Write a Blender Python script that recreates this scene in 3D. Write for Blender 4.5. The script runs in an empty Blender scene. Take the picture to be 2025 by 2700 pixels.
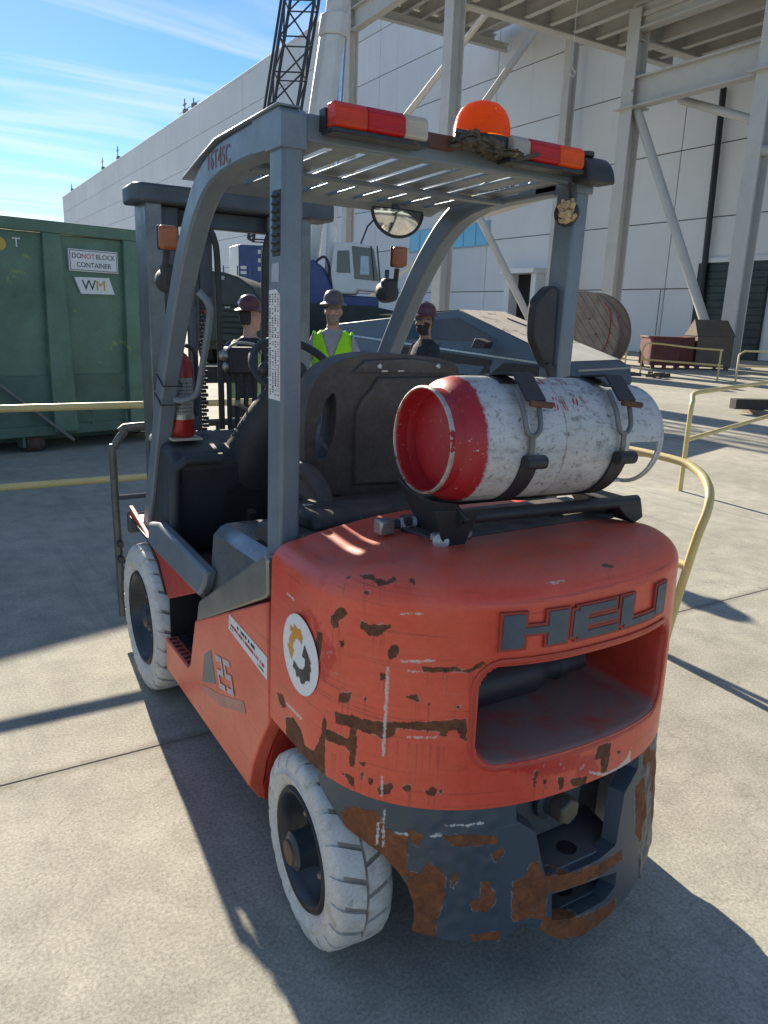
import bpy, bmesh, math, random
import numpy as np
from mathutils import Vector, Matrix, noise as mnoise
R = math.radians
random.seed(7)
rng = np.random.default_rng(7)
scene = bpy.context.scene
COL = scene.collection

# ------------------------------------------------------------------ camera
cam_d = bpy.data.cameras.new('camera'); cam = bpy.data.objects.new('camera', cam_d)
COL.objects.link(cam); scene.camera = cam
CP = Vector((-1.2851, -1.5609, 1.6366))
CR = Vector((0.85588549, -0.51606081, 0.03378278))
CU = Vector((0.10143927, 0.23157296, 0.96751436))
CF = Vector((0.50711942, 0.8246546, -0.25054877))
cam.matrix_world = Matrix(((CR.x, CU.x, -CF.x, CP.x), (CR.y, CU.y, -CF.y, CP.y), (CR.z, CU.z, -CF.z, CP.z), (0, 0, 0, 1)))
cam_d.sensor_fit = 'HORIZONTAL'; cam_d.sensor_width = 36.0; cam_d.lens = 36.0 * 1988.26 / 2025
cam_d.clip_start = 0.05; cam_d.clip_end = 3000

# ------------------------------------------------------------------ sky, sun, exposure
SUN_EL, SUN_AZ = R(24.5), R(4.5)          # azimuth measured clockwise from +Y
w = bpy.data.worlds.new('World'); scene.world = w; w.use_nodes = True
nt = w.node_tree; nt.nodes.clear()
def wn(t, **k):
    n = nt.nodes.new(t)
    for a, b in k.items(): setattr(n, a, b)
    return n
sky = wn('ShaderNodeTexSky', sky_type='NISHITA', sun_disc=False, sun_elevation=SUN_EL, sun_rotation=SUN_AZ,
         altitude=10, air_density=1.0, dust_density=0.05, ozone_density=5.0)
tc = wn('ShaderNodeTexCoord')
# thin streaky cirrus: noise on the direction projected on a high flat layer
sep = wn('ShaderNodeSeparateXYZ'); nt.links.new(tc.outputs['Generated'], sep.inputs[0])
zz = wn('ShaderNodeMath', operation='MAXIMUM'); nt.links.new(sep.outputs[2], zz.inputs[0]); zz.inputs[1].default_value = 0.02
za = wn('ShaderNodeMath', operation='ADD'); nt.links.new(zz.outputs[0], za.inputs[0]); za.inputs[1].default_value = 0.10
dx = wn('ShaderNodeMath', operation='DIVIDE'); nt.links.new(sep.outputs[0], dx.inputs[0]); nt.links.new(za.outputs[0], dx.inputs[1])
dy = wn('ShaderNodeMath', operation='DIVIDE'); nt.links.new(sep.outputs[1], dy.inputs[0]); nt.links.new(za.outputs[0], dy.inputs[1])
cmb = wn('ShaderNodeCombineXYZ'); nt.links.new(dx.outputs[0], cmb.inputs[0]); nt.links.new(dy.outputs[0], cmb.inputs[1])
mp = wn('ShaderNodeMapping'); nt.links.new(cmb.outputs[0], mp.inputs[0])
mp.inputs['Rotation'].default_value = (0, 0, R(-14)); mp.inputs['Scale'].default_value = (0.42, 2.3, 1)
cn = wn('ShaderNodeTexNoise'); cn.inputs['Scale'].default_value = 1.1; cn.inputs['Detail'].default_value = 7; cn.inputs['Roughness'].default_value = 0.55; cn.inputs['Distortion'].default_value = 0.5
nt.links.new(mp.outputs[0], cn.inputs['Vector'])
cr = wn('ShaderNodeValToRGB'); cr.color_ramp.elements[0].position = 0.45; cr.color_ramp.elements[1].position = 0.82
nt.links.new(cn.outputs['Fac'], cr.inputs[0])
cm = wn('ShaderNodeMath', operation='MULTIPLY'); nt.links.new(cr.outputs[0], cm.inputs[0]); cm.inputs[1].default_value = 0.85
mix = wn('ShaderNodeMix', data_type='RGBA'); nt.links.new(cm.outputs[0], mix.inputs['Factor'])
hs = wn('ShaderNodeHueSaturation'); hs.inputs['Saturation'].default_value = 1.12; nt.links.new(sky.outputs[0], hs.inputs['Color'])
nt.links.new(hs.outputs[0], mix.inputs['A']); mix.inputs['B'].default_value = (7.5, 7.3, 7.0, 1)
bg = wn('ShaderNodeBackground'); bg.inputs['Strength'].default_value = 0.070
nt.links.new(mix.outputs['Result'], bg.inputs['Color'])
wo = wn('ShaderNodeOutputWorld'); nt.links.new(bg.outputs[0], wo.inputs[0])

sd = bpy.data.lights.new('sun', 'SUN'); sun = bpy.data.objects.new('sun', sd); COL.objects.link(sun)
sd.energy = 5.0; sd.angle = R(0.55); sd.color = (1.0, 0.89, 0.72)
sv = Vector((math.sin(SUN_AZ) * math.cos(SUN_EL), math.cos(SUN_AZ) * math.cos(SUN_EL), math.sin(SUN_EL)))
sun.rotation_euler = sv.to_track_quat('Z', 'Y').to_euler()

vs = scene.view_settings
vs.view_transform = 'Standard'; vs.look = 'None'; vs.exposure = 1.14; vs.gamma = 1.0; vs.use_curve_mapping = False
scene.render.engine = 'CYCLES'
scene.cycles.max_bounces = 6; scene.cycles.diffuse_bounces = 4; scene.cycles.transparent_max_bounces = 8

# ------------------------------------------------------------------ materials
def newmat(name):
    m = bpy.data.materials.new(name); m.use_nodes = True
    t = m.node_tree; b = t.nodes['Principled BSDF']
    return m, t, b
def N(t, ty, **k):
    n = t.nodes.new(ty)
    for a, b in k.items(): setattr(n, a, b)
    return n
def noise(t, vec, scale, detail=4, rough=.55, dist=0.):
    n = N(t, 'ShaderNodeTexNoise'); n.inputs['Scale'].default_value = scale; n.inputs['Detail'].default_value = detail
    n.inputs['Roughness'].default_value = rough; n.inputs['Distortion'].default_value = dist
    if vec is not None: t.links.new(vec, n.inputs['Vector'])
    return n.outputs['Fac']
def ramp(t, fac, a, b, c0=(0, 0, 0, 1), c1=(1, 1, 1, 1)):
    n = N(t, 'ShaderNodeValToRGB'); e = n.color_ramp.elements
    e[0].position = a; e[1].position = b; e[0].color = c0; e[1].color = c1
    t.links.new(fac, n.inputs[0]); return n.outputs[0]
def mixc(t, fac, a, b, bt='MIX'):
    n = N(t, 'ShaderNodeMix', data_type='RGBA', blend_type=bt)
    for s, v in (('Factor', fac), ('A', a), ('B', b)):
        if hasattr(v, 'is_linked'): t.links.new(v, n.inputs[s])
        elif isinstance(v, (int, float)): n.inputs[s].default_value = v
        else: n.inputs[s].default_value = (*v[:3], 1)
    return n.outputs['Result']
def math_(t, op, a, b=None):
    n = N(t, 'ShaderNodeMath', operation=op)
    for i, v in enumerate((a, b)):
        if v is None: continue
        if hasattr(v, 'is_linked'): t.links.new(v, n.inputs[i])
        else: n.inputs[i].default_value = v
    return n.outputs[0]
def bump(t, b, h, strength, dist=.01):
    n = N(t, 'ShaderNodeBump'); n.inputs['Strength'].default_value = strength; n.inputs['Distance'].default_value = dist
    t.links.new(h, n.inputs['Height']); t.links.new(n.outputs[0], b.inputs['Normal'])
def coords(t): return N(t, 'ShaderNodeTexCoord').outputs['Object']

MATS = {}
def pm(name, col, rough=.5, metal=0., var=.14, vs_=5., grain=.05, gs=90., bmp=.0, dust=None, dust_amt=.5, spec=.5, chips=None, chip_at=.66, chip_scale=22., dust_lo=.3):
    """painted / plain surface: uneven tone, fine grain, uneven gloss, optional dust on top faces and chips"""
    if name in MATS: return MATS[name]
    m, t, b = newmat(name); v = coords(t)
    n1 = ramp(t, noise(t, v, vs_, 6, .65, .3), .28, .72); n2 = noise(t, v, gs, 3)
    c = mixc(t, n1, tuple(x * (1 - var) for x in col), tuple(min(1, x * (1 + var)) for x in col))
    g = ramp(t, n2, .35, .65, (1 - grain,) * 3 + (1,), (1 + grain,) * 3 + (1,))
    c = mixc(t, 1.0, c, g, 'MULTIPLY')
    if chips is not None:
        n3 = noise(t, v, chip_scale, 8, .68, .2); f = ramp(t, n3, chip_at, chip_at + .025)
        c = mixc(t, f, c, chips)
    if dust is not None:
        ge = N(t, 'ShaderNodeNewGeometry'); s = N(t, 'ShaderNodeSeparateXYZ'); t.links.new(ge.outputs['Normal'], s.inputs[0])
        up = ramp(t, s.outputs[2], .55, .98); n4 = noise(t, v, 9, 6, .65)
        f = math_(t, 'MULTIPLY', math_(t, 'MULTIPLY', up, ramp(t, n4, dust_lo, dust_lo + .30)), dust_amt)
        c = mixc(t, f, c, dust)
    t.links.new(c, b.inputs['Base Color'])
    b.inputs['Metallic'].default_value = metal; b.inputs['Specular IOR Level'].default_value = spec
    rr = ramp(t, noise(t, v, vs_ * 2.5, 6, .65), .3, .7, (max(.02, rough - .1),) * 3 + (1,), (min(1, rough + .12),) * 3 + (1,))
    t.links.new(rr, b.inputs['Roughness'])
    if bmp: bump(t, b, n2, bmp, .004)
    MATS[name] = m; return m

# ------------------------------------------------------------------ mesh builder
class MB:
    def __init__(s): s.v = []; s.f = []
    def add(s, vs, fs):
        o = len(s.v); s.v += [tuple(map(float, q)) for q in vs]; s.f += [tuple(i + o for i in q) for q in fs]; return s
    def box(s, a, b):
        (x0, y0, z0), (x1, y1, z1) = a, b
        return s.add([(x0, y0, z0), (x1, y0, z0), (x1, y1, z0), (x0, y1, z0), (x0, y0, z1), (x1, y0, z1), (x1, y1, z1), (x0, y1, z1)],
                     [(0, 3, 2, 1), (4, 5, 6, 7), (0, 1, 5, 4), (1, 2, 6, 5), (2, 3, 7, 6), (3, 0, 4, 7)])
    def cbox(s, c, d, rot=None):
        q = [Vector((sx * d[0] / 2, sy * d[1] / 2, sz * d[2] / 2)) for sz in (-1, 1) for sx, sy in ((-1, -1), (1, -1), (1, 1), (-1, 1))]
        if rot is not None: q = [rot @ p for p in q]
        return s.add([Vector(c) + p for p in q], [(0, 3, 2, 1), (4, 5, 6, 7), (0, 1, 5, 4), (1, 2, 6, 5), (2, 3, 7, 6), (3, 0, 4, 7)])
    def prism(s, poly, vec):
        n = len(poly); vec = Vector(vec); p = [Vector(q) for q in poly]
        return s.add(p + [q + vec for q in p], [tuple(range(n - 1, -1, -1)), tuple(range(n, 2 * n))] + [(i, (i + 1) % n, n + (i + 1) % n, n + i) for i in range(n)])
    def bar(s, a, b, wd, h, up=(0, 0, 1)):
        a, b = Vector(a), Vector(b); d = (b - a).normalized(); u = Vector(up)
        x = d.cross(u)
        if x.length < 1e-4: x = d.cross(Vector((0, 1, 0)))
        x.normalize(); u = x.cross(d)
        q = [x * sx * wd / 2 + u * sz * h / 2 for sx, sz in ((-1, -1), (1, -1), (1, 1), (-1, 1))]
        return s.add([a + p for p in q] + [b + p for p in q], [(0, 1, 2, 3), (7, 6, 5, 4)] + [(i, i + 4, (i + 1) % 4 + 4, (i + 1) % 4) for i in range(4)])
    def hbeam(s, a, b, wd, h, up=(0, 0, 1), tf=.06, tw=.05):
        a, b = Vector(a), Vector(b); d = (b - a).normalized(); x = d.cross(Vector(up))
        if x.length < 1e-4: x = d.cross(Vector((0, 1, 0)))
        x.normalize(); u = x.cross(d)
        pr = [(-wd / 2, -h / 2), (wd / 2, -h / 2), (wd / 2, -h / 2 + tf), (tw / 2, -h / 2 + tf), (tw / 2, h / 2 - tf), (wd / 2, h / 2 - tf), (wd / 2, h / 2), (-wd / 2, h / 2), (-wd / 2, h / 2 - tf), (-tw / 2, h / 2 - tf), (-tw / 2, -h / 2 + tf), (-wd / 2, -h / 2 + tf)]
        return s.prism([a + x * p + u * q for p, q in pr], b - a)
    def tube(s, pts, r, n=10, closed=False):
        P = [Vector(p) for p in pts]; m = len(P); rs = r if isinstance(r, (list, tuple)) else [r] * m
        vs = []; prev = None
        for i, p in enumerate(P):
            t = (P[(i + 1) % m] - P[i - 1]) if closed else (P[min(i + 1, m - 1)] - P[max(i - 1, 0)])
            t.normalize()
            if prev is None:
                a = Vector((0, 0, 1)) if abs(t.z) < .9 else Vector((1, 0, 0))
                x = t.cross(a).normalized()
            else:
                x = (prev - t * prev.dot(t)).normalized()
            prev = x; y = t.cross(x)
            vs += [p + (x * math.cos(2 * math.pi * k / n) + y * math.sin(2 * math.pi * k / n)) * rs[i] for k in range(n)]
        fs = []
        for i in range(m if closed else m - 1):
            for k in range(n):
                a, b = i * n + k, i * n + (k + 1) % n; c, d = ((i + 1) % m) * n + (k + 1) % n, ((i + 1) % m) * n + k
                fs.append((a, b, c, d))
        if not closed: fs += [tuple(range(n - 1, -1, -1)), tuple(range((m - 1) * n, m * n))]
        return s.add(vs, fs)
    def lathe(s, prof, c, ax=(0, 0, 1), n=32, cap=True):
        c = Vector(c); ax = Vector(ax).normalized(); a = Vector((1, 0, 0)) if abs(ax.x) < .9 else Vector((0, 0, 1))
        x = ax.cross(a).normalized(); y = ax.cross(x); vs = []; fs = []
        for r, h in prof:
            vs += [c + ax * h + (x * math.cos(2 * math.pi * k / n) + y * math.sin(2 * math.pi * k / n)) * max(r, 1e-4) for k in range(n)]
        for i in range(len(prof) - 1):
            fs += [(i * n + k, i * n + (k + 1) % n, (i + 1) * n + (k + 1) % n, (i + 1) * n + k) for k in range(n)]
        if cap: fs += [tuple(range(n - 1, -1, -1)), tuple(range((len(prof) - 1) * n, len(prof) * n))]
        return s.add(vs, fs)
    def sweep(s, path, wd, h, up):
        """rectangular section along a path; wd across `up`, h along the normal in the plane of the path"""
        P = [Vector(p) for p in path]; up = Vector(up); vs = []; m = len(P)
        for i, p in enumerate(P):
            t = (P[min(i + 1, m - 1)] - P[max(i - 1, 0)]).normalized(); nn = t.cross(up).normalized()
            vs += [p + up * a * wd / 2 + nn * b * h / 2 for a, b in ((-1, -1), (1, -1), (1, 1), (-1, 1))]
        fs = [(0, 1, 2, 3), tuple((m - 1) * 4 + k for k in (3, 2, 1, 0))]
        for i in range(m - 1): fs += [(i * 4 + k, (i + 1) * 4 + k, (i + 1) * 4 + (k + 1) % 4, i * 4 + (k + 1) % 4) for k in range(4)]
        return s.add(vs, fs)
    def build(s, name, mat, parent=None, bevel=0., smooth=None, seg=2, recalc=True):
        me = bpy.data.meshes.new(name); me.from_pydata(s.v, [], s.f)
        if recalc:
            bm = bmesh.new(); bm.from_mesh(me); bmesh.ops.recalc_face_normals(bm, faces=bm.faces); bm.to_mesh(me); bm.free()
        me.materials.append(mat)
        o = bpy.data.objects.new(name, me); COL.objects.link(o)
        if parent is not None: o.parent = parent
        if bevel:
            b = o.modifiers.new('bevel', 'BEVEL'); b.width = bevel; b.segments = seg; b.limit_method = 'ANGLE'; b.angle_limit = R(35)
        if smooth or bevel:
            me.polygons.foreach_set('use_smooth', [True] * len(me.polygons)); me.set_sharp_from_angle(angle=R(smooth if smooth and smooth is not True else 40))
        return o
def arc(c, r, a0, a1, n, ax='xz', y=0.):
    out = []
    for i in range(n + 1):
        a = R(a0 + (a1 - a0) * i / n); p, q = c[0] + r * math.cos(a), c[1] + r * math.sin(a)
        out.append({'xz': (p, y, q), 'yz': (y, p, q), 'xy': (p, q, y)}[ax])
    return out
def spl(pts, n=6):
    """Catmull-Rom through points"""
    P = [Vector(p) for p in pts]; P = [2 * P[0] - P[1]] + P + [2 * P[-1] - P[-2]]; o = []
    for i in range(1, len(P) - 2):
        for k in range(n):
            t = k / n; a, b, c, d = P[i - 1:i + 3]
            o.append(.5 * ((2 * b) + (c - a) * t + (2 * a - 5 * b + 4 * c - d) * t * t + (3 * b - 3 * c + d - a) * t ** 3))
    o.append(P[-2]); return o
def tag(o, label, cat=None, group=None, kind=None):
    if label: o['label'] = label
    if cat: o['category'] = cat
    if group: o['group'] = group
    if kind: o['kind'] = kind
    return o
def thing(name, loc, label, cat, group=None, rotz=0.):
    o = bpy.data.objects.new(name, None); COL.objects.link(o); o.location = loc; o.rotation_euler = (0, 0, rotz)
    o.empty_display_size = .2
    return tag(o, label, cat, group)
def text_mesh(txt, name, mat, parent, origin, xdir, ydir, size, depth=.002, align='CENTER', spacing=1.0, sx=1.0):
    cu = bpy.data.curves.new(name + '_c', 'FONT'); cu.body = txt; cu.size = size; cu.extrude = depth; cu.align_x = align; cu.align_y = 'CENTER'
    cu.space_character = spacing; cu.resolution_u = 3
    tmp = bpy.data.objects.new('tmp', cu); COL.objects.link(tmp)
    dg = bpy.context.evaluated_depsgraph_get(); me = bpy.data.meshes.new_from_object(tmp.evaluated_get(dg))
    bpy.data.objects.remove(tmp); bpy.data.curves.remove(cu)
    X = Vector(xdir).normalized(); Y = Vector(ydir).normalized(); Z = X.cross(Y)
    M = Matrix(((X.x * sx, Y.x, Z.x, origin[0]), (X.y * sx, Y.y, Z.y, origin[1]), (X.z * sx, Y.z, Z.z, origin[2]), (0, 0, 0, 1)))
    me.transform(M); me.name = name; me.materials.clear(); me.materials.append(mat)
    o = bpy.data.objects.new(name, me); COL.objects.link(o)
    if parent is not None: o.parent = parent
    return o
def copy_tree(o, parent=None):
    c = o.copy(); COL.objects.link(c); c.parent = parent
    for ch in list(o.children): copy_tree(ch, c)
    return c
# ================================================================== SETTING
# ---- concrete
def concrete_mat():
    m, t, b = newmat('concrete'); v = N(t, 'ShaderNodeNewGeometry').outputs['Position']
    big = noise(t, v, .45, 6, .6, .4); mid = noise(t, v, 5.5, 7, .65, .3); fine = noise(t, v, 95, 4, .75); speck = noise(t, v, 48, 5, .75)
    c = mixc(t, ramp(t, big, .30, .70), (.305, .290, .244), (.440, .422, .358))
    c = mixc(t, 1.0, c, ramp(t, mid, .3, .7, (.80, .80, .80, 1), (1.14, 1.14, 1.13, 1)), 'MULTIPLY')
    c = mixc(t, 1.0, c, ramp(t, fine, .3, .7, (.62, .62, .62, 1), (1.34, 1.34, 1.32, 1)), 'MULTIPLY')
    c = mixc(t, ramp(t, speck, .655, .70), c, (.13, .115, .10))
    c = mixc(t, math_(t, 'MULTIPLY', ramp(t, noise(t, v, 1.9, 9, .72, .6), .60, .78), .35), c, (.20, .17, .14))
    # pale efflorescence / wheel scuffs
    c = mixc(t, math_(t, 'MULTIPLY', ramp(t, noise(t, v, 2.6, 8, .7, 1.2), .62, .74), .3), c, (.60, .57, .50))
    # faint tyre tracks and sweepings drawn out along the yard
    mpt = N(t, 'ShaderNodeMapping'); mpt.inputs['Rotation'].default_value = (0, 0, R(12)); mpt.inputs['Scale'].default_value = (2.6, .16, 1); t.links.new(v, mpt.inputs[0])
    c = mixc(t, math_(t, 'MULTIPLY', ramp(t, noise(t, mpt.outputs[0], 1.5, 8, .68, .6), .56, .74), .42), c, (.15, .135, .12))
    mpu = N(t, 'ShaderNodeMapping'); mpu.inputs['Rotation'].default_value = (0, 0, R(78)); mpu.inputs['Scale'].default_value = (2.2, .2, 1); t.links.new(v, mpu.inputs[0])
    c = mixc(t, math_(t, 'MULTIPLY', ramp(t, noise(t, mpu.outputs[0], 1.3, 8, .7, .8), .58, .76), .3), c, (.17, .15, .13))
    # small oil drips
    vo = N(t, 'ShaderNodeTexVoronoi'); vo.inputs['Scale'].default_value = 3.0; vo.inputs['Randomness'].default_value = 1; t.links.new(v, vo.inputs['Vector'])
    sc_ = N(t, 'ShaderNodeSeparateColor'); t.links.new(vo.outputs['Color'], sc_.inputs[0])
    d = math_(t, 'ADD', math_(t, 'ADD', vo.outputs['Distance'], math_(t, 'MULTIPLY', noise(t, v, 24, 4), .05)), math_(t, 'MULTIPLY', math_(t, 'SUBTRACT', .72, sc_.outputs[0]), .12))
    c = mixc(t, math_(t, 'MULTIPLY', ramp(t, d, .045, .066, (1, 1, 1, 1), (0, 0, 0, 1)), .75), c, (.06, .052, .045))
    # dirt and crumbled edges gathered along the joint in front of the wheels
    sy_ = N(t, 'ShaderNodeSeparateXYZ'); t.links.new(v, sy_.inputs[0]); dj = math_(t, 'ABSOLUTE', math_(t, 'SUBTRACT', sy_.outputs[1], 1.09))
    dj = math_(t, 'SUBTRACT', dj, math_(t, 'MULTIPLY', ramp(t, noise(t, v, 11, 7, .7), .45, .75), .05))
    c = mixc(t, math_(t, 'MULTIPLY', ramp(t, dj, .0, .035, (1, 1, 1, 1), (0, 0, 0, 1)), .5), c, (.15, .13, .11))
    # hairline cracks
    vc = N(t, 'ShaderNodeTexVoronoi', feature='DISTANCE_TO_EDGE'); vc.inputs['Scale'].default_value = .33
    wv = N(t, 'ShaderNodeVectorMath', operation='ADD'); t.links.new(v, wv.inputs[0])
    nz = N(t, 'ShaderNodeTexNoise'); nz.inputs['Scale'].default_value = 2.2; nz.inputs['Detail'].default_value = 6; t.links.new(v, nz.inputs['Vector'])
    t.links.new(nz.outputs['Color'], wv.inputs[1]); t.links.new(wv.outputs[0], vc.inputs['Vector'])
    c = mixc(t, math_(t, 'MULTIPLY', ramp(t, vc.outputs[0], .0006, .0016, (1, 1, 1, 1), (0, 0, 0, 1)), .22), c, (.12, .10, .085))
    t.links.new(c, b.inputs['Base Color']); b.inputs['Roughness'].default_value = .88; b.inputs['Specular IOR Level'].default_value = .3
    bump(t, b, math_(t, 'ADD', math_(t, 'MULTIPLY', fine, .6), math_(t, 'MULTIPLY', mid, .8)), .35, .004)
    return m
CONC = concrete_mat()
SEAL = pm('joint_sealant', (.045, .042, .04), .8)
g = MB().add([(-700, -700, -.03), (900, -700, -.03), (900, 900, -.03), (-700, 900, -.03)], [(0, 1, 2, 3)]).build('ground', CONC)
tag(g, 'pale concrete yard with slab joints', kind='structure')
# slabs (joint grid read off the photo: one joint along x = 4.95, one along y = 1.09)
SX, SY = 11.88, 5.94
sb = MB(); e = .002
pr = [(-SX / 2 + e, -SY / 2 + e), (SX / 2 - e, -SY / 2 + e), (SX / 2 - e, SY / 2 - e), (-SX / 2 + e, SY / 2 - e)]
inn = [(x - math.copysign(.003, x), y - math.copysign(.003, y)) for x, y in pr]
sb.add([(x, y, -.028) for x, y in pr] + [(x, y, -.005) for x, y in pr] + [(x, y, 0) for x, y in inn],
       [(i, (i + 1) % 4, 4 + (i + 1) % 4, 4 + i) for i in range(4)] + [(4 + i, 4 + (i + 1) % 4, 8 + (i + 1) % 4, 8 + i) for i in range(4)] + [(8, 9, 10, 11)])
slab = sb.build('slab', CONC, g)
first = True
for ix in range(-3, 4):
    for iy in range(-3, 8):
        o = slab if first else slab.copy()
        if not first: COL.objects.link(o)
        first = False
        o.location = (4.95 + SX * (ix + .5), 1.09 + SY * (iy + .5), 0); o.parent = g
MB().add([(-60, -60, -.016), (90, -60, -.016), (90, 90, -.016), (-60, 90, -.016)], [(0, 1, 2, 3)]).build('joint_filler', SEAL, g)
# ================================================================== FORKLIFT
FL = thing('forklift', (0, 0, 0), 'worn red forklift with dark grey overhead guard, white tyres and amber beacon', 'forklift')
GUARD = pm('guard_paint', (.150, .185, .215), .38, var=.16, vs_=4, grain=.04, dust=(.30, .27, .23), dust_amt=.35, chips=(.10, .055, .035), chip_at=.73, chip_scale=14)  # base colour lifted, veiling glare put into the paint
BLUEG = pm('bumper_edge_paint', (.05, .075, .105), .42, dust=(.3, .26, .22), dust_amt=.4)
BLACKP = pm('black_plastic', (.032, .034, .037), .62, var=.25, grain=.12, gs=160, bmp=.25, dust=(.16, .14, .12), dust_amt=.5)
SEATM = pm('seat_vinyl', (.068, .063, .062), .6, var=.3, vs_=6, grain=.15, gs=60, bmp=.35, dust=(.17, .145, .13), dust_amt=.5, chips=(.13, .12, .115), chip_at=.70, chip_scale=18)
DARKST = pm('dark_steel', (.035, .037, .042), .5, .4, var=.25, chips=(.16, .07, .035), chip_at=.69, chip_scale=16, dust=(.25, .21, .17), dust_amt=.35)
STEEL = pm('bare_steel', (.42, .41, .39), .42, .85, var=.25, chips=(.22, .13, .08), chip_at=.68)
HOODM = pm('hood_steel', (.26, .27, .275), .30, .75, var=.22, vs_=3.5, grain=.06, chips=(.09, .06, .04), chip_at=.74)
TRIMM = pm('trim_steel', (.27, .265, .235), .34, .6, var=.18, vs_=3, chips=(.12, .10, .08), chip_at=.74)
RUBMAT = pm('floor_mat', (.085, .062, .05), .9, var=.35, vs_=9, grain=.2, gs=120, bmp=.4)
STEPM = pm('step_plate', (.018, .022, .03), .6, var=.2, bmp=.3)
LABELW = pm('label_white', (.72, .71, .70), .5, var=.06, chips=(.35, .33, .32), chip_at=.70)
INK = pm('ink_black', (.03, .03, .03), .6); INKR = pm('ink_red', (.5, .045, .05), .6); INKY = pm('ink_yellow', (.65, .47, .05), .6)

def lens(name, col, tl=.55):
    m, t, b = newmat(name); b.inputs['Base Color'].default_value = (*col, 1); b.inputs['Roughness'].default_value = .22
    b.inputs['Coat Weight'].default_value = .4
    v = coords(t); n = noise(t, v, 30, 5, .6)
    c = mixc(t, n, tuple(x * .75 for x in col), col); t.links.new(c, b.inputs['Base Color'])
    wv = N(t, 'ShaderNodeTexWave', wave_type='BANDS', bands_direction='Z'); wv.inputs['Scale'].default_value = 60; t.links.new(v, wv.inputs['Vector'])
    bump(t, b, wv.outputs[0], .5, .003)
    tr = N(t, 'ShaderNodeBsdfTranslucent'); t.links.new(c, tr.inputs[0])
    ms = N(t, 'ShaderNodeMixShader'); ms.inputs[0].default_value = tl
    out = t.nodes['Material Output']; t.links.new(b.outputs[0], ms.inputs[1]); t.links.new(tr.outputs[0], ms.inputs[2]); t.links.new(ms.outputs[0], out.inputs[0])
    return m
L_OR = lens('lens_amber', (.95, .20, .012), .6); L_RED = lens('lens_red', (.72, .022, .022), .5); L_WH = lens('lens_clear', (.74, .71, .62), .5)
BEACON = lens('beacon_amber', (1.0, .24, .004), .72); L_OR2 = lens('lens_orange_red', (.86, .10, .03), .5)

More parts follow.
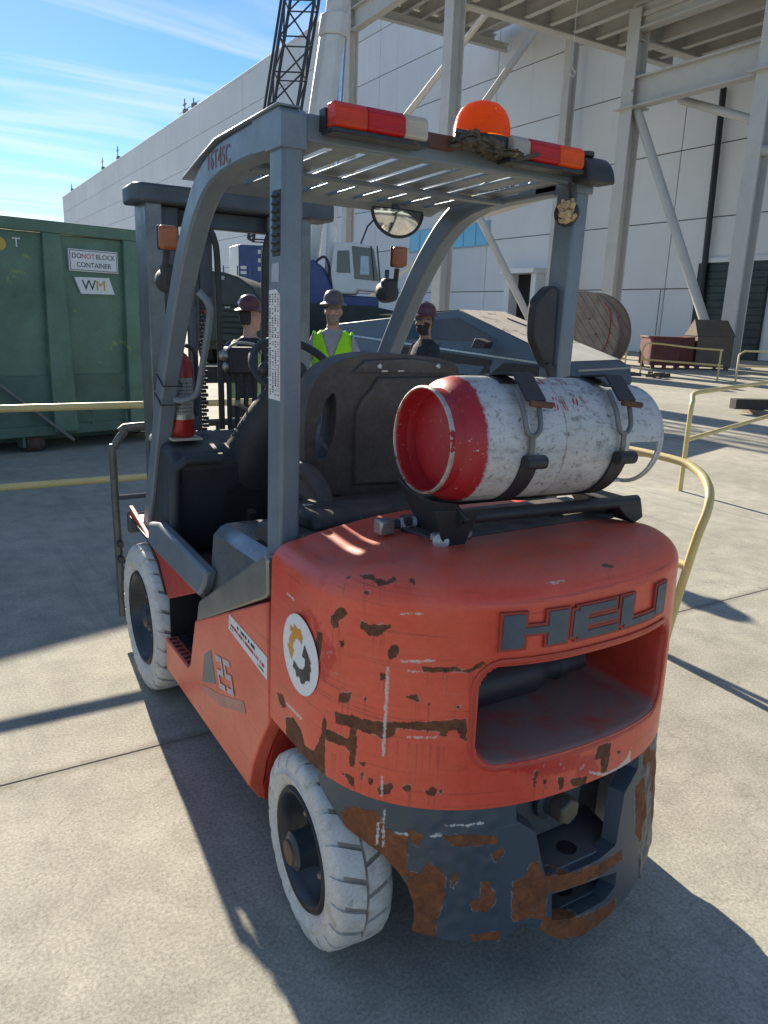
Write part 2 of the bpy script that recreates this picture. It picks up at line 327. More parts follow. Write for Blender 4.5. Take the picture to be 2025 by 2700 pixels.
# ---- worn red paint driven by a per-vertex field: R rust, G bare scratches, B fresh red scuffs (signed distances * 10 + .5)
def wornpaint(name, col, col2, attr=True):
    m, t, b = newmat(name); v = coords(t)
    n1 = ramp(t, noise(t, v, 3.2, 7, .66, .4), .28, .72); n2 = noise(t, v, 70, 4, .7); n3 = noise(t, v, 26, 8, .7, .4)
    c = mixc(t, n1, col, col2)
    c = mixc(t, 1.0, c, ramp(t, n2, .3, .7, (.93, .93, .93, 1), (1.06, 1.06, 1.06, 1)), 'MULTIPLY')
    c = mixc(t, math_(t, 'MULTIPLY', ramp(t, noise(t, v, 1.7, 8, .7, .8), .54, .74), .40), c, (.66, .20, .14))
    c = mixc(t, math_(t, 'MULTIPLY', ramp(t, noise(t, v, 5.5, 9, .72, .6), .58, .76), .40), c, (.24, .035, .022))
    # long horizontal rub lines
    mpn = N(t, 'ShaderNodeMapping'); mpn.inputs['Scale'].default_value = (2.0, 2.0, 85); t.links.new(v, mpn.inputs[0])
    st = noise(t, mpn.outputs[0], 1.6, 7, .68)
    c = mixc(t, math_(t, 'MULTIPLY', ramp(t, st, .575, .68), .5), c, (.16, .035, .03))
    c = mixc(t, math_(t, 'MULTIPLY', ramp(t, st, .30, .40, (1, 1, 1, 1), (0, 0, 0, 1)), .35), c, (.62, .22, .17))
    # vertical grime runs
    mp2 = N(t, 'ShaderNodeMapping'); mp2.inputs['Scale'].default_value = (38, 38, 1.6); t.links.new(v, mp2.inputs[0])
    c = mixc(t, math_(t, 'MULTIPLY', ramp(t, noise(t, mp2.outputs[0], 1.2, 5, .6), .62, .8), .35), c, (.20, .045, .03))
    rustc = mixc(t, ramp(t, noise(t, v, 34, 9, .78), .30, .70), (.030, .014, .009), (.24, .088, .034))
    rough = .36
    pits = ramp(t, noise(t, v, 60, 9, .74, .2), .725, .745)
    if attr:
        a = N(t, 'ShaderNodeAttribute', attribute_name='wear'); s = N(t, 'ShaderNodeSeparateColor'); t.links.new(a.outputs['Color'], s.inputs[0])
        bright = math_(t, 'ADD', s.outputs[2], math_(t, 'MULTIPLY', math_(t, 'SUBTRACT', n3, .5), .9))
        c = mixc(t, math_(t, 'MULTIPLY', ramp(t, bright, .5, .62), .75), c, (.50, .012, .014))
        c = mixc(t, math_(t, 'MULTIPLY', ramp(t, math_(t, 'ADD', bright, math_(t, 'MULTIPLY', math_(t, 'SUBTRACT', noise(t, v, 38, 6, .7), .66), 3.)), .5, .6), .7), c, (.50, .33, .31))
        wsc = math_(t, 'ADD', s.outputs[1], math_(t, 'MULTIPLY', math_(t, 'SUBTRACT', noise(t, v, 120, 5, .7), .5), .22))
        rs = math_(t, 'ADD', s.outputs[0], math_(t, 'MULTIPLY', math_(t, 'SUBTRACT', n3, .5), .20))
        rs = math_(t, 'ADD', rs, math_(t, 'MULTIPLY', math_(t, 'SUBTRACT', noise(t, v, 95, 5, .75), .5), .17))
        c = mixc(t, math_(t, 'MULTIPLY', ramp(t, math_(t, 'ADD', a.outputs['Alpha'], math_(t, 'MULTIPLY', math_(t, 'SUBTRACT', n2, .5), .12)), .485, .56), .6), c, (.13, .028, .018))
        # pale primer rim round each chip, then the rust
        c = mixc(t, math_(t, 'MULTIPLY', math_(t, 'MULTIPLY', ramp(t, rs, .475, .49), ramp(t, noise(t, v, 34, 4), .5, .6)), .6), c, (.50, .40, .34))
        f = ramp(t, rs, .495, .512); c = mixc(t, f, c, rustc)
        fw = ramp(t, wsc, .485, .52); c = mixc(t, math_(t, 'MULTIPLY', fw, .85), c, (.62, .56, .50))
        c = mixc(t, math_(t, 'MULTIPLY', pits, .9), c, (.07, .025, .015))
        rg = mixc(t, f, ramp(t, n1, .3, .7, (.30,) * 3 + (1,), (.46,) * 3 + (1,)), (.9, .9, .9)); t.links.new(rg, b.inputs['Roughness'])
        h = math_(t, 'SUBTRACT', 1.0, f); bump(t, b, math_(t, 'ADD', h, math_(t, 'MULTIPLY', n2, .12)), .55, .003)
    else:
        c = mixc(t, math_(t, 'MULTIPLY', pits, .9), c, (.07, .025, .015))
        f = ramp(t, noise(t, v, 7, 9, .7, .5), .70, .715); c = mixc(t, f, c, rustc); b.inputs['Roughness'].default_value = .36
        bump(t, b, n2, .12, .002)
    # dust settled on faces that look up
    ge = N(t, 'ShaderNodeNewGeometry'); sp = N(t, 'ShaderNodeSeparateXYZ'); t.links.new(ge.outputs['Normal'], sp.inputs[0])
    df = math_(t, 'MULTIPLY', math_(t, 'MULTIPLY', ramp(t, sp.outputs[2], .75, 1.), ramp(t, noise(t, v, 14, 7, .7), .36, .6)), .35)
    c = mixc(t, df, c, (.34, .19, .16))
    t.links.new(c, b.inputs['Base Color'])
    return m
RED = wornpaint('red_worn', (.66, .062, .028), (.80, .120, .062)); REDS = wornpaint('red_side', (.66, .082, .042), (.80, .165, .098), attr=False)
REDIN = pm('red_inside', (.42, .035, .022), .5, var=.2, vs_=7)
def bumperpaint():
    m, t, b = newmat('bumper_worn'); v = coords(t)
    n3 = noise(t, v, 30, 8, .7, .4)
    c = mixc(t, noise(t, v, 6, 6), (.036, .052, .066), (.066, .088, .108))
    mpn = N(t, 'ShaderNodeMapping'); mpn.inputs['Scale'].default_value = (2, 2, 70); t.links.new(v, mpn.inputs[0])
    c = mixc(t, math_(t, 'MULTIPLY', ramp(t, noise(t, mpn.outputs[0], 1.8, 7, .7), .64, .72), .5), c, (.20, .22, .24))
    rustc = mixc(t, ramp(t, noise(t, v, 26, 9, .78, .6), .28, .72), (.040, .017, .010), (.33, .105, .030))
    a = N(t, 'ShaderNodeAttribute', attribute_name='wear'); s = N(t, 'ShaderNodeSeparateColor'); t.links.new(a.outputs['Color'], s.inputs[0])
    rs = math_(t, 'ADD', s.outputs[0], math_(t, 'MULTIPLY', math_(t, 'SUBTRACT', n3, .5), .26))
    rs = math_(t, 'ADD', rs, math_(t, 'MULTIPLY', math_(t, 'SUBTRACT', noise(t, v, 110, 5, .75), .5), .16))
    c = mixc(t, math_(t, 'MULTIPLY', ramp(t, rs, .472, .484), math_(t, 'MULTIPLY', ramp(t, noise(t, v, 34, 5), .50, .60), .8)), c, (.30, .27, .25))
    f = ramp(t, rs, .492, .508); c = mixc(t, f, c, rustc)
    wsc = math_(t, 'ADD', s.outputs[1], math_(t, 'MULTIPLY', math_(t, 'SUBTRACT', noise(t, v, 120, 5, .7), .5), .22))
    c = mixc(t, ramp(t, wsc, .485, .52), c, (.58, .55, .52))
    pit = ramp(t, noise(t, v, 48, 8, .7, .3), .69, .71); c = mixc(t, pit, c, (.34, .13, .07))
    c = mixc(t, math_(t, 'MULTIPLY', ramp(t, noise(t, v, 24, 7, .7), .62, .75), .35), c, (.26, .21, .17))
    t.links.new(c, b.inputs['Base Color']); t.links.new(mixc(t, f, (.45, .45, .45), (.85, .85, .85)), b.inputs['Roughness'])
    bump(t, b, math_(t, 'ADD', math_(t, 'SUBTRACT', 1.0, f), math_(t, 'MULTIPLY', n3, .25)), .6, .003)
    return m
BUMP = bumperpaint()

# ---- plan of the rear end: superellipse with straight flanks; s = arc length from the middle
A_, B_, N_ = .55, .45, 2.35
th = np.linspace(np.pi, 2 * np.pi, 4001); cc, ss_ = np.cos(th), np.sin(th)
TX = np.concatenate([[-A_], A_ * np.sign(cc) * np.abs(cc) ** (2 / N_), [A_]]); TY = np.concatenate([[.2], -B_ * np.abs(ss_) ** (2 / N_), [.2]])
TS = np.concatenate([[0], np.cumsum(np.hypot(np.diff(TX), np.diff(TY)))]); TS -= TS[-1] / 2; SMAX = TS[-1]
def surf(s, z):
    x = np.interp(s, TS, TX); y = np.interp(s, TS, TY); k = np.where(z < .55, 1 + .11 * (.55 - z) / .4, 1.)
    return x, np.where(y < 0, y * k, y)
def surf3(s, z, off=0.):
    s = float(s); x, y = surf(s, np.array(z)); x0, y0 = surf(s - .004, np.array(z)); x1, y1 = surf(s + .004, np.array(z))
    t = Vector((float(x1 - x0), float(y1 - y0), 0)).normalized(); n = Vector((t.y, -t.x, 0))
    return Vector((float(x), float(y), z)) + n * off
def poly_sd(S, Z, poly):
    """signed distance (positive inside) of points to a polygon"""
    P = np.array(poly, float); d = np.full(S.shape, 9.); ins = np.zeros(S.shape, bool); n = len(P)
    for i in range(n):
        a, b = P[i], P[(i + 1) % n]; e = b - a; wS, wZ = S - a[0], Z - a[1]
        h = np.clip((wS * e[0] + wZ * e[1]) / max(e @ e, 1e-12), 0, 1)
        d = np.minimum(d, np.hypot(wS - e[0] * h, wZ - e[1] * h))
        c1 = (a[1] > Z) != (b[1] > Z)
        xi = a[0] + (Z - a[1]) * (b[0] - a[0]) / (b[1] - a[1] + 1e-12); ins ^= c1 & (S < xi)
    return np.where(ins, d, -d)
def wear_attr(me, S, Z, lists):
    out = np.zeros((len(S), 4), np.float32)
    for ch, polys in enumerate(lists):
        f = np.full(S.shape, -1.)
        for p in polys: f = np.maximum(f, poly_sd(S, Z, p))
        out[:, ch] = np.clip(.5 + f * (10, 12, 8, 14)[ch], 0, 1)
    at = me.attributes.new('wear', 'FLOAT_COLOR', 'POINT'); at.data.foreach_set('color', out.ravel())
RUST=[[(-.611,1.093),(-.572,1.105),(-.559,1.095),(-.536,1.095),(-.515,1.108),(-.498,1.1),(-.521,1.087),(-.551,1.075),(-.563,1.083),(-.592,1.086)],[(-.651,1.08),(-.634,1.086),(-.636,1.076),(-.651,1.072)],[(-.48,1.108),(-.464,1.108),(-.468,1.095),(-.476,1.101)],[(-.593,1.055),(-.578,1.056),(-.58,1.046),(-.59,1.048)],[(-.688,.963),(-.664,.99),(-.644,.998),(-.636,.987),(-.648,.972),(-.661,.96),(-.66,.945),(-.679,.936),(-.688,.947)],[(-.599,.974),(-.588,.982),(-.572,.979),(-.54,.986),(-.519,.986),(-.532,.969),(-.547,.956),(-.571,.952),(-.588,.962),(-.596,.961)],[(-.524,.919),(-.52,.939),(-.507,.947),(-.499,.935),(-.504,.916),(-.518,.907)],[(-.742,.912),(-.718,.913),(-.72,.855),(-.733,.829),(-.744,.866)],[(-.654,.917),(-.642,.919),(-.642,.903),(-.652,.901)],[(-.54,.867),(-.526,.873),(-.525,.861),(-.536,.855)],[(-.444,.902),(-.359,.905),(-.357,.896),(-.442,.889)],[(-.357,.9),(-.338,.902),(-.318,.917),(-.304,.918),(-.307,.912),(-.334,.894),(-.355,.894)],[(-.651,.787),(-.614,.802),(-.615,.784),(-.625,.77),(-.65,.765)],[(-.581,.799),(-.568,.801),(-.574,.787)],[(-.48,.827),(-.453,.833),(-.442,.817),(-.453,.816),(-.474,.822)],[(-.428,.817),(-.421,.816),(-.424,.806)],[(-.37,.813),(-.355,.813),(-.357,.807),(-.367,.807)],[(-.663,.731),(-.637,.74),(-.59,.744),(-.528,.752),(-.487,.761),(-.426,.772),(-.338,.782),(-.335,.728),(-.349,.732),(-.361,.752),(-.375,.752),(-.385,.737),(-.396,.741),(-.394,.751),(-.442,.748),(-.49,.746),(-.5,.724),(-.526,.71),(-.547,.716),(-.593,.714),(-.636,.708),(-.661,.704)],[(-.614,.711),(-.593,.714),(-.592,.665),(-.6,.615),(-.609,.612),(-.614,.648),(-.634,.656),(-.69,.645),(-.697,.676),(-.667,.681),(-.615,.681)],[(-.906,.602),(-.86,.626),(-.812,.614),(-.792,.583),(-.743,.592),(-.722,.625),(-.709,.657),(-.704,.711),(-.691,.7),(-.695,.62),(-.691,.535),(-.727,.533),(-.82,.531),(-.901,.529)],[(-.964,.65),(-.922,.66),(-.906,.63),(-.927,.618),(-.953,.626)],[(-.586,.633),(-.569,.637),(-.565,.624),(-.577,.624)],[(-.635,.583),(-.613,.591),(-.594,.588),(-.597,.556),(-.612,.567)],[(-.536,.578),(-.522,.597),(-.503,.602),(-.495,.594),(-.506,.574),(-.529,.566)],[(-.474,.598),(-.465,.608),(-.454,.604),(-.454,.592),(-.47,.587)],[(-.43,.599),(-.413,.599),(-.407,.61),(-.396,.601),(-.399,.588),(-.417,.588)],[(-.557,.601),(-.545,.603),(-.548,.585),(-.554,.585)],[(-.388,.603),(-.383,.601),(-.386,.591)],[(-.579,.61),(-.573,.611),(-.574,.583),(-.578,.585)],[(.026,1.113),(.053,1.116),(.073,1.106),(.072,1.097),(.05,1.102),(.035,1.106)],[(.033,.65),(.08,.638),(.081,.598),(.077,.558),(.056,.565),(.045,.606),(.026,.61)],[(-.166,.613),(-.16,.633),(-.152,.629),(-.153,.586),(-.159,.579)],[(-.136,.602),(-.125,.597),(-.124,.575),(-.133,.579)],[(-.093,.598),(-.071,.588),(-.07,.56),(-.084,.56)],[(-.054,.579),(.006,.569),(.004,.545),(-.041,.555)],[(.401,.623),(.407,.673),(.406,.647),(.409,.611)],[(.109,.605),(.125,.6),(.124,.59),(.111,.596)]]
WHITE=[[(-.525,.888),(-.519,.888),(-.518,.788),(-.521,.666),(-.527,.665),(-.526,.766),(-.525,.838)],[(-.47,.728),(-.404,.737),(-.404,.733),(-.47,.724)],[(-.496,.909),(-.415,.921),(-.415,.916),(-.491,.905)],[(-.527,.615),(-.521,.616),(-.521,.562),(-.526,.56)],[(-.504,1.018),(-.445,1.025),(-.444,1.022),(-.504,1.015)],[(-.912,.95),(-.863,.949),(-.868,.943),(-.912,.945)],[(-.901,.649),(-.803,.65),(-.812,.641),(-.906,.64)],[(-.477,.888),(-.442,.891),(-.442,.888),(-.477,.885)],[(.009,.584),(.072,.555),(.124,.558),(.16,.57),(.177,.602),(.17,.587),(.178,.55),(.132,.541),(.067,.549),(.013,.575)],[(-.153,1.093),(-.104,1.093),(-.104,1.089),(-.148,1.088)]]
BRIGHT=[[(-.826,.944),(-.765,.957),(-.728,.933),(-.672,.889),(-.671,.833),(-.705,.786),(-.729,.81),(-.734,.891),(-.764,.92),(-.834,.919)],[(-.236,.664),(-.139,.665),(-.009,.639),(.035,.617),(.054,.561),(.012,.567),(-.089,.606),(-.149,.605),(-.206,.624),(-.237,.637)]]
BRUST=[[(-.402,.486),(-.329,.488),(-.25,.477),(-.25,.456),(-.351,.458),(-.373,.476)],[(-.361,.391),(-.348,.399),(-.344,.375),(-.352,.35),(-.361,.352)],[(-.288,.366),(-.268,.368),(-.256,.331),(-.253,.314),(-.272,.288),(-.307,.291),(-.314,.317),(-.292,.327)],[(-.262,.434),(-.236,.444),(-.234,.43),(-.252,.41)],[(-.208,.356),(-.173,.36),(-.165,.387),(-.142,.398),(-.131,.365),(-.114,.298),(-.119,.236),(-.208,.252),(-.214,.311)],[(-.315,.229),(-.245,.234),(-.245,.209),(-.311,.212)],[(-.119,.345),(-.013,.321),(.079,.317),(.146,.315),(.162,.286),(.074,.284),(-.012,.283),(-.114,.298)],[(-.119,.236),(-.011,.2),(.095,.186),(.128,.202),(.13,.152),(.047,.132),(-.089,.161),(-.151,.199)],[(-.635,.48),(-.599,.505),(-.53,.522),(-.516,.492),(-.49,.472),(-.459,.475),(-.459,.372),(-.47,.366),(-.527,.399),(-.574,.413),(-.621,.427)],[(-.456,.384),(-.432,.385),(-.408,.415),(-.384,.398),(-.371,.372),(-.374,.326),(-.388,.29),(-.392,.224),(-.453,.217),(-.45,.297),(-.463,.356)],[(-.459,.49),(-.441,.493),(-.421,.477),(-.438,.456),(-.452,.465)]]
BWHITE=[[(-.532,.49),(-.525,.493),(-.531,.429),(-.538,.431)],[(-.517,.529),(-.513,.531),(-.515,.431),(-.52,.429)],[(-.407,.484),(-.377,.487),(-.38,.481),(-.407,.478)],[(-.373,.511),(-.283,.514),(-.283,.51),(-.372,.507)],[(-.49,.474),(-.459,.481),(-.459,.477),(-.49,.47)]]
# ---- counterweight: one dense skin (flank, rounded top edge, crowned top)
nS, nF, nR, nT = 560, 140, 26, 16
s1 = np.linspace(-SMAX, SMAX, nS); yb = np.interp(s1, TS, TY)
rear = np.clip(-yb / .40, 0, 1); rear = rear * rear * (3 - 2 * rear)
zf = 1.000 + .032 * rear; hh = .052 + .026 * rear
rows = []; VS, VZ = [], []
x0, _ = surf(s1, np.full(nS, .6)); y0 = yb
for i in range(nF):
    z = .550 + (zf - .550) * i / (nF - 1); x, y = surf(s1, z); k = 1 - .012 * ((z - .55) / .45) ** 2
    rows.append(np.stack([x * k, np.where(y < 0, y * k, y), z], 1)); VS.append(s1); VZ.append(z)
xe, ye = rows[-1][:, 0], rows[-1][:, 1]
for i in range(1, nR + 1):
    ph = math.pi / 2 * i / nR; c = 1 - math.cos(ph)
    x = xe * (1 - .115 * c); y = .2 + (ye - .2) * (1 - .205 * c); z = zf + hh * math.sin(ph)
    rows.append(np.stack([x, y, z], 1)); VS.append(s1); VZ.append(z + .45 * np.abs(ye - y) + .3 * (np.abs(xe - x)))
xt, yt, zt = rows[-1].T
for i in range(1, nT + 1):
    q = i / nT; x = xt * (1 - q) + xt * .05 * q; y = yt * (1 - q) + .16 * q; z = zt + (1.112 - zt) * (1 - (1 - q) ** 2)
    rows.append(np.stack([x, y, z], 1)); VS.append(s1); VZ.append(np.full(nS, 1.4))
V = np.concatenate(rows); VS = np.concatenate(VS); VZ = np.concatenate(VZ)
def rrect_sd(S, Z, c, h, r):
    qx = np.abs(S - c[0]) - h[0] + r; qz = np.abs(Z - c[1]) - h[1] + r
    return -(np.hypot(np.maximum(qx, 0), np.maximum(qz, 0)) + np.minimum(np.maximum(qx, qz), 0) - r)
SLC, SLH, SLR = (0., .783), (.318, .124), .058
sd_slot = rrect_sd(VS, VZ, SLC, SLH, SLR)
NR = len(rows); I = np.arange(NR * nS).reshape(NR, nS)
quads = np.stack([I[:-1, :-1], I[:-1, 1:], I[1:, 1:], I[1:, :-1]], -1).reshape(-1, 4)
keep = (sd_slot[quads] > .004).sum(1) < 1
me = bpy.data.meshes.new('counterweight'); me.from_pydata(V.tolist(), [], quads[keep].tolist())
STAIN = []
for p in RUST:                                   # thin rust runs below the larger chips
    a_ = np.array(p); lo_ = a_[:, 1].min(); w_ = np.ptp(a_[:, 0])
    for k in range(1 + int(w_ / .03)):
        sx_ = a_[:, 0].mean() + random.uniform(-.4, .4) * w_; ln_ = random.uniform(.025, .10); STAIN.append([(sx_ - .003, lo_ + .012), (sx_ + .003, lo_ + .012), (sx_ + .0008, lo_ - ln_), (sx_ - .0008, lo_ - ln_)])
wear_attr(me, VS, VZ, (RUST, WHITE, BRIGHT, STAIN))
me.polygons.foreach_set('use_smooth', [True] * len(me.polygons)); me.materials.append(RED)
CW = bpy.data.objects.new('counterweight', me); COL.objects.link(CW); CW.parent = FL
tag(CW, 'faded red counterweight with rust patches, scrapes and an oblong slot')
# slot lip and lining
def rrect_loop(c, h, r, off, n=14):
    hx, hz, rr = h[0] + off, h[1] + off, r + off; out = []
    for (sx, sz, a0) in ((1, 1, 0), (-1, 1, 90), (-1, -1, 180), (1, -1, 270)):
        for k in range(n + 1):
            a = R(a0 + 90 * k / n); out.append((c[0] + sx * (hx - rr) + rr * math.cos(a), c[1] + sz * (hz - rr) + rr * math.sin(a)))
    o2 = []
    for i, p in enumerate(out):
        q = out[(i + 1) % len(out)]; o2.append(p); d = math.dist(p, q)
        if d > .03:
            m = int(d / .02)
            o2 += [(p[0] + (q[0] - p[0]) * j / m, p[1] + (q[1] - p[1]) * j / m) for j in range(1, m)]
    return o2
lp = MB(); rings = []
for off, push in ((.015, .0004), (.010, .0016), (.004, .0012), (-.001, -.003), (-.0045, -.009), (-.006, -.018)):
    rings.append([surf3(p[0], p[1], push) for p in rrect_loop(SLC, SLH, SLR, off)])
base = rings[-1]
for f in (.25, .6, 1.0): rings.append([Vector((p.x * (1 - .03 * f), p.y * (1 - f) + -.10 * f, p.z + (.012 * f if p.z < .75 else -.01 * f))) for p in base])
nl = len(base); lp.v = [tuple(p) for r_ in rings for p in r_]
lp.f = [(i * nl + k, i * nl + (k + 1) % nl, (i + 1) * nl + (k + 1) % nl, (i + 1) * nl + k) for i in range(len(rings) - 1) for k in range(nl)]
SLOTM = pm('slot_red', (.50, .052, .030), .42, var=.16, vs_=8, dust=(.27, .20, .175), dust_amt=1.0, chips=(.10, .04, .025), chip_at=.72, dust_lo=.22)
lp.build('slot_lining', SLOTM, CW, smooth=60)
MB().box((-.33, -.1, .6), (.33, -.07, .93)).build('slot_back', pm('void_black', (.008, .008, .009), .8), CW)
mf = MB().lathe([(.02, -.30), (.052, -.29), (.056, -.28), (.056, .02), (.05, .035), (.036, .06), (.036, .10), (.042, .105), (.042, .125), (.034, .13), (.034, .20)], (0, -.20, .738), (1, 0, 0), 28)
mf.build('muffler', pm('muffler_steel', (.035, .038, .045), .5, .4, dust=(.16, .13, .12), dust_amt=.6), CW, smooth=50)
MB().tube([(-.3, -.22, .835), (-.05, -.21, .85), (.06, -.2, .86)], .005, 8).build('pull_rod', STEEL, CW, smooth=True)

# raised maker's letters on the rear face
def strip(mb, s0, s1_, z0, z1, off, thick, n=None, skew=0.):
    n = n or max(2, int((s1_ - s0) / .012)); o = len(mb.v)
    for k in range(n + 1):
        s = s0 + (s1_ - s0) * k / n
        for z, q in ((z0, off - thick), (z0, off), (z1, off), (z1, off - thick)): mb.v.append(tuple(surf3(s + (z - .99) * skew, z, q)))
    for k in range(n):
        for j in range(4): mb.f.append((o + k * 4 + j, o + k * 4 + (j + 1) % 4, o + (k + 1) * 4 + (j + 1) % 4, o + (k + 1) * 4 + j))
    mb.f += [(o, o + 1, o + 2, o + 3), tuple(o + n * 4 + j for j in (3, 2, 1, 0))]
LET = pm('letter_grey', (.070, .088, .110), .48, var=.2, vs_=12, chips=(.42, .09, .06), chip_at=.70, chip_scale=26)
LRIM = pm('letter_rim', (.33, .045, .03), .5, var=.2)
for name, rects in (('letter_h', [(-.272, -.222, .948, 1.026), (-.162, -.112, .948, 1.026), (-.222, -.162, .979, .994)]),
                    ('letter_e', [(-.094, -.052, .956, 1.018), (-.080, .034, 1.008, 1.026), (-.052, .040, .980, .993), (-.080, .046, .948, .965)]),
                    ('letter_l', [(.056, .097, .957, 1.026), (.070, .194, .948, .963)]),
                    ('letter_i', [(.198, .244, .950, 1.026)])):
    b1 = MB(); b2 = MB()
    for r_ in rects:
        strip(b1, r_[0], r_[1], r_[2], r_[3], .0042, .010); strip(b2, r_[0] - .008, r_[1] + .008, r_[2] - .007, min(r_[3] + .007, 1.031), .0016, .010)
    lo = b1.build(name, LET, FL, smooth=30); b2.build('letter_border', LRIM, lo, smooth=30)

# round white sticker with two half gears
def disc_on_skin(cs, cz, rs, rz, off, nr=14, na=56):
    mb = MB(); mb.v.append(tuple(surf3(cs, cz, off)))
    for i in range(1, nr + 1):
        for k in range(na):
            a = 2 * math.pi * k / na; mb.v.append(tuple(surf3(cs + rs * i / nr * math.cos(a), cz + rz * i / nr * math.sin(a), off)))
    mb.f += [(0, 1 + k, 1 + (k + 1) % na) for k in range(na)]
    for i in range(nr - 1): mb.f += [(1 + i * na + k, 1 + (i + 1) * na + k, 1 + (i + 1) * na + (k + 1) % na, 1 + i * na + (k + 1) % na) for k in range(na)]
    return mb
def poly_on_skin(poly, off, cell=.0022):
    P = np.array(poly); a, b = P.min(0), P.max(0); nx = int((b[0] - a[0]) / cell) + 3; nz = int((b[1] - a[1]) / cell) + 3
    gx = a[0] - cell + np.arange(nx + 1) * cell; gz = a[1] - cell + np.arange(nz + 1) * cell; GX, GZ = np.meshgrid(gx, gz)
    sd = poly_sd(GX, GZ, poly); mb = MB(); idx = {}
    def vid(j, i):
        if (j, i) not in idx: idx[(j, i)] = len(mb.v); mb.v.append(tuple(surf3(GX[j, i], GZ[j, i], off)))
        return idx[(j, i)]
    for j in range(nz):
        for i in range(nx):
            if sd[j, i] + sd[j + 1, i] + sd[j, i + 1] + sd[j + 1, i + 1] > 0: mb.f.append((vid(j, i), vid(j, i + 1), vid(j + 1, i + 1), vid(j + 1, i)))
    return mb
LC = (-.822, .817)
stk = disc_on_skin(LC[0], LC[1], .098, .104, .0012).build('round_sticker', pm('sticker_white', (.74, .75, .77), .4, var=.05, chips=(.45, .43, .42), chip_at=.75), FL, smooth=True)
G1 = [(-.42, .45), (-.57, .40), (-.52, .60), (-.36, .54), (-.30, .70), (-.10, .62), (.05, .69), (.20, .50), (.15, .30), (0, .38), (-.2, .35), (-.36, .17), (-.40, .02), (-.30, .02), (-.47, -.32), (-.74, .04), (-.60, .05), (-.62, .2)]
G2 = [(.31, .38), (.16, .01), (.34, .02), (.34, -.15), (.22, -.3), (.0, -.36), (-.2, -.3), (-.32, -.26), (-.38, -.47), (-.22, -.5), (-.16, -.64), (.02, -.57), (.12, -.70), (.3, -.64), (.42, -.5), (.6, -.45), (.6, -.2), (.68, -.18), (.60, .0), (.68, .01)]
poly_on_skin([(LC[0] + x * .098, LC[1] + y * .104) for x, y in G1], .0018).build('gear_emblem', pm('ink_orange', (.62, .27, .03), .5), stk)
poly_on_skin([(LC[0] + x * .098, LC[1] + y * .104) for x, y in G2], .0018).build('gear_emblem', pm('ink_dark', (.035, .036, .036), .5), stk)

# ---- lower bumper (blue grey, rusted) with the tow hitch pocket
half = [(-.716, .517), (-.688, .494), (-.663, .476), (-.617, .442), (-.565, .428), (-.517, .409), (-.482, .377), (-.46, .346), (-.448, .306), (-.446, .264), (-.449, .227), (-.388, .222), (-.234, .202), (-.216, .221), (-.185, .238), (-.16, .229), (-.10, .180), (-.05, .150), (0, .140)]
rhalf = [(.08, .150), (.16, .165), (.24, .182), (.33, .205), (.40, .225), (.446, .26), (.448, .306), (.46, .346), (.482, .377), (.517, .409), (.565, .428), (.617, .442), (.663, .476), (.688, .494), (.716, .517)]
outl = [(-.73, .552)] + half + rhalf + [(.73, .552)]
pU = [(-.201, .57), (-.2, .506), (-.147, .466), (-.134, .403), (-.12, .345), (-.06, .330), (.06, .328), (.125, .340), (.14, .40), (.16, .47), (.225, .51), (.235, .57)]
pL = [(-.10, .292), (-.10, .222), (-.04, .205), (.08, .205), (.125, .225), (.13, .262), (.06, .276)]
gs, gz = np.linspace(-.735, .735, 300), np.linspace(.13, .554, 100); GS, GZ = np.meshgrid(gs, gz)
sd = np.minimum(poly_sd(GS, GZ, outl), np.minimum(-poly_sd(GS, GZ, pU), -poly_sd(GS, GZ, pL)))
# snap the cells that straddle the outline onto it
gy_, gx_ = np.gradient(sd, gz, gs); m_ = np.abs(sd) < .0045; gl = np.maximum(gx_ ** 2 + gy_ ** 2, .2)
GS2 = np.where(m_, GS - gx_ * sd / gl, GS); GZ2 = np.where(m_, GZ - gy_ * sd / gl, GZ)
X, Y = surf(GS2.ravel(), GZ2.ravel()); V = np.stack([X, Y, GZ2.ravel()], 1)
V[:, 1] += .004 + .006 * np.array([mnoise.noise(Vector((a * 30, b * 30, 3.))) for a, b in zip(GS2.ravel(), GZ2.ravel())]) * (np.abs(GS2.ravel()) > .25)
I = np.arange(V.shape[0]).reshape(GS.shape); q = np.stack([I[:-1, :-1], I[:-1, 1:], I[1:, 1:], I[1:, :-1]], -1).reshape(-1, 4)
q = q[(sd.ravel()[q] > -.0045).all(1)]
used = np.unique(q); remap = -np.ones(V.shape[0], int); remap[used] = np.arange(len(used))
me = bpy.data.meshes.new('bumper'); me.from_pydata(V[used].tolist(), [], remap[q].tolist())
RB = [[(.30, .53), (.36, .50), (.42, .44), (.46, .30), (.44, .22), (.40, .22), (.38, .33), (.33, .40), (.31, .47)], [(.21, .47), (.27, .47), (.29, .35), (.25, .29), (.22, .33)], [(.50, .52), (.56, .5), (.6, .46), (.52, .44)], [(.25, .54), (.30, .55), (.31, .50), (.27, .49)], [(.34, .36), (.39, .38), (.40, .28), (.35, .27)], [(.44, .40), (.49, .40), (.47, .33)]]
wear_attr(me, GS2.ravel()[used], GZ2.ravel()[used], (BRUST + RB, BWHITE, [], []))
me.polygons.foreach_set('use_smooth', [True] * len(me.polygons)); me.materials.append(BUMP)
BP = bpy.data.objects.new('bumper', me); COL.objects.link(BP); BP.parent = FL
bm = bmesh.new(); bm.from_mesh(me); bmesh.ops.remove_doubles(bm, verts=bm.verts, dist=.0004); bmesh.ops.dissolve_degenerate(bm, edges=bm.edges, dist=.0003)
ex = bmesh.ops.extrude_edge_only(bm, edges=[e_ for e_ in bm.edges if e_.is_boundary])
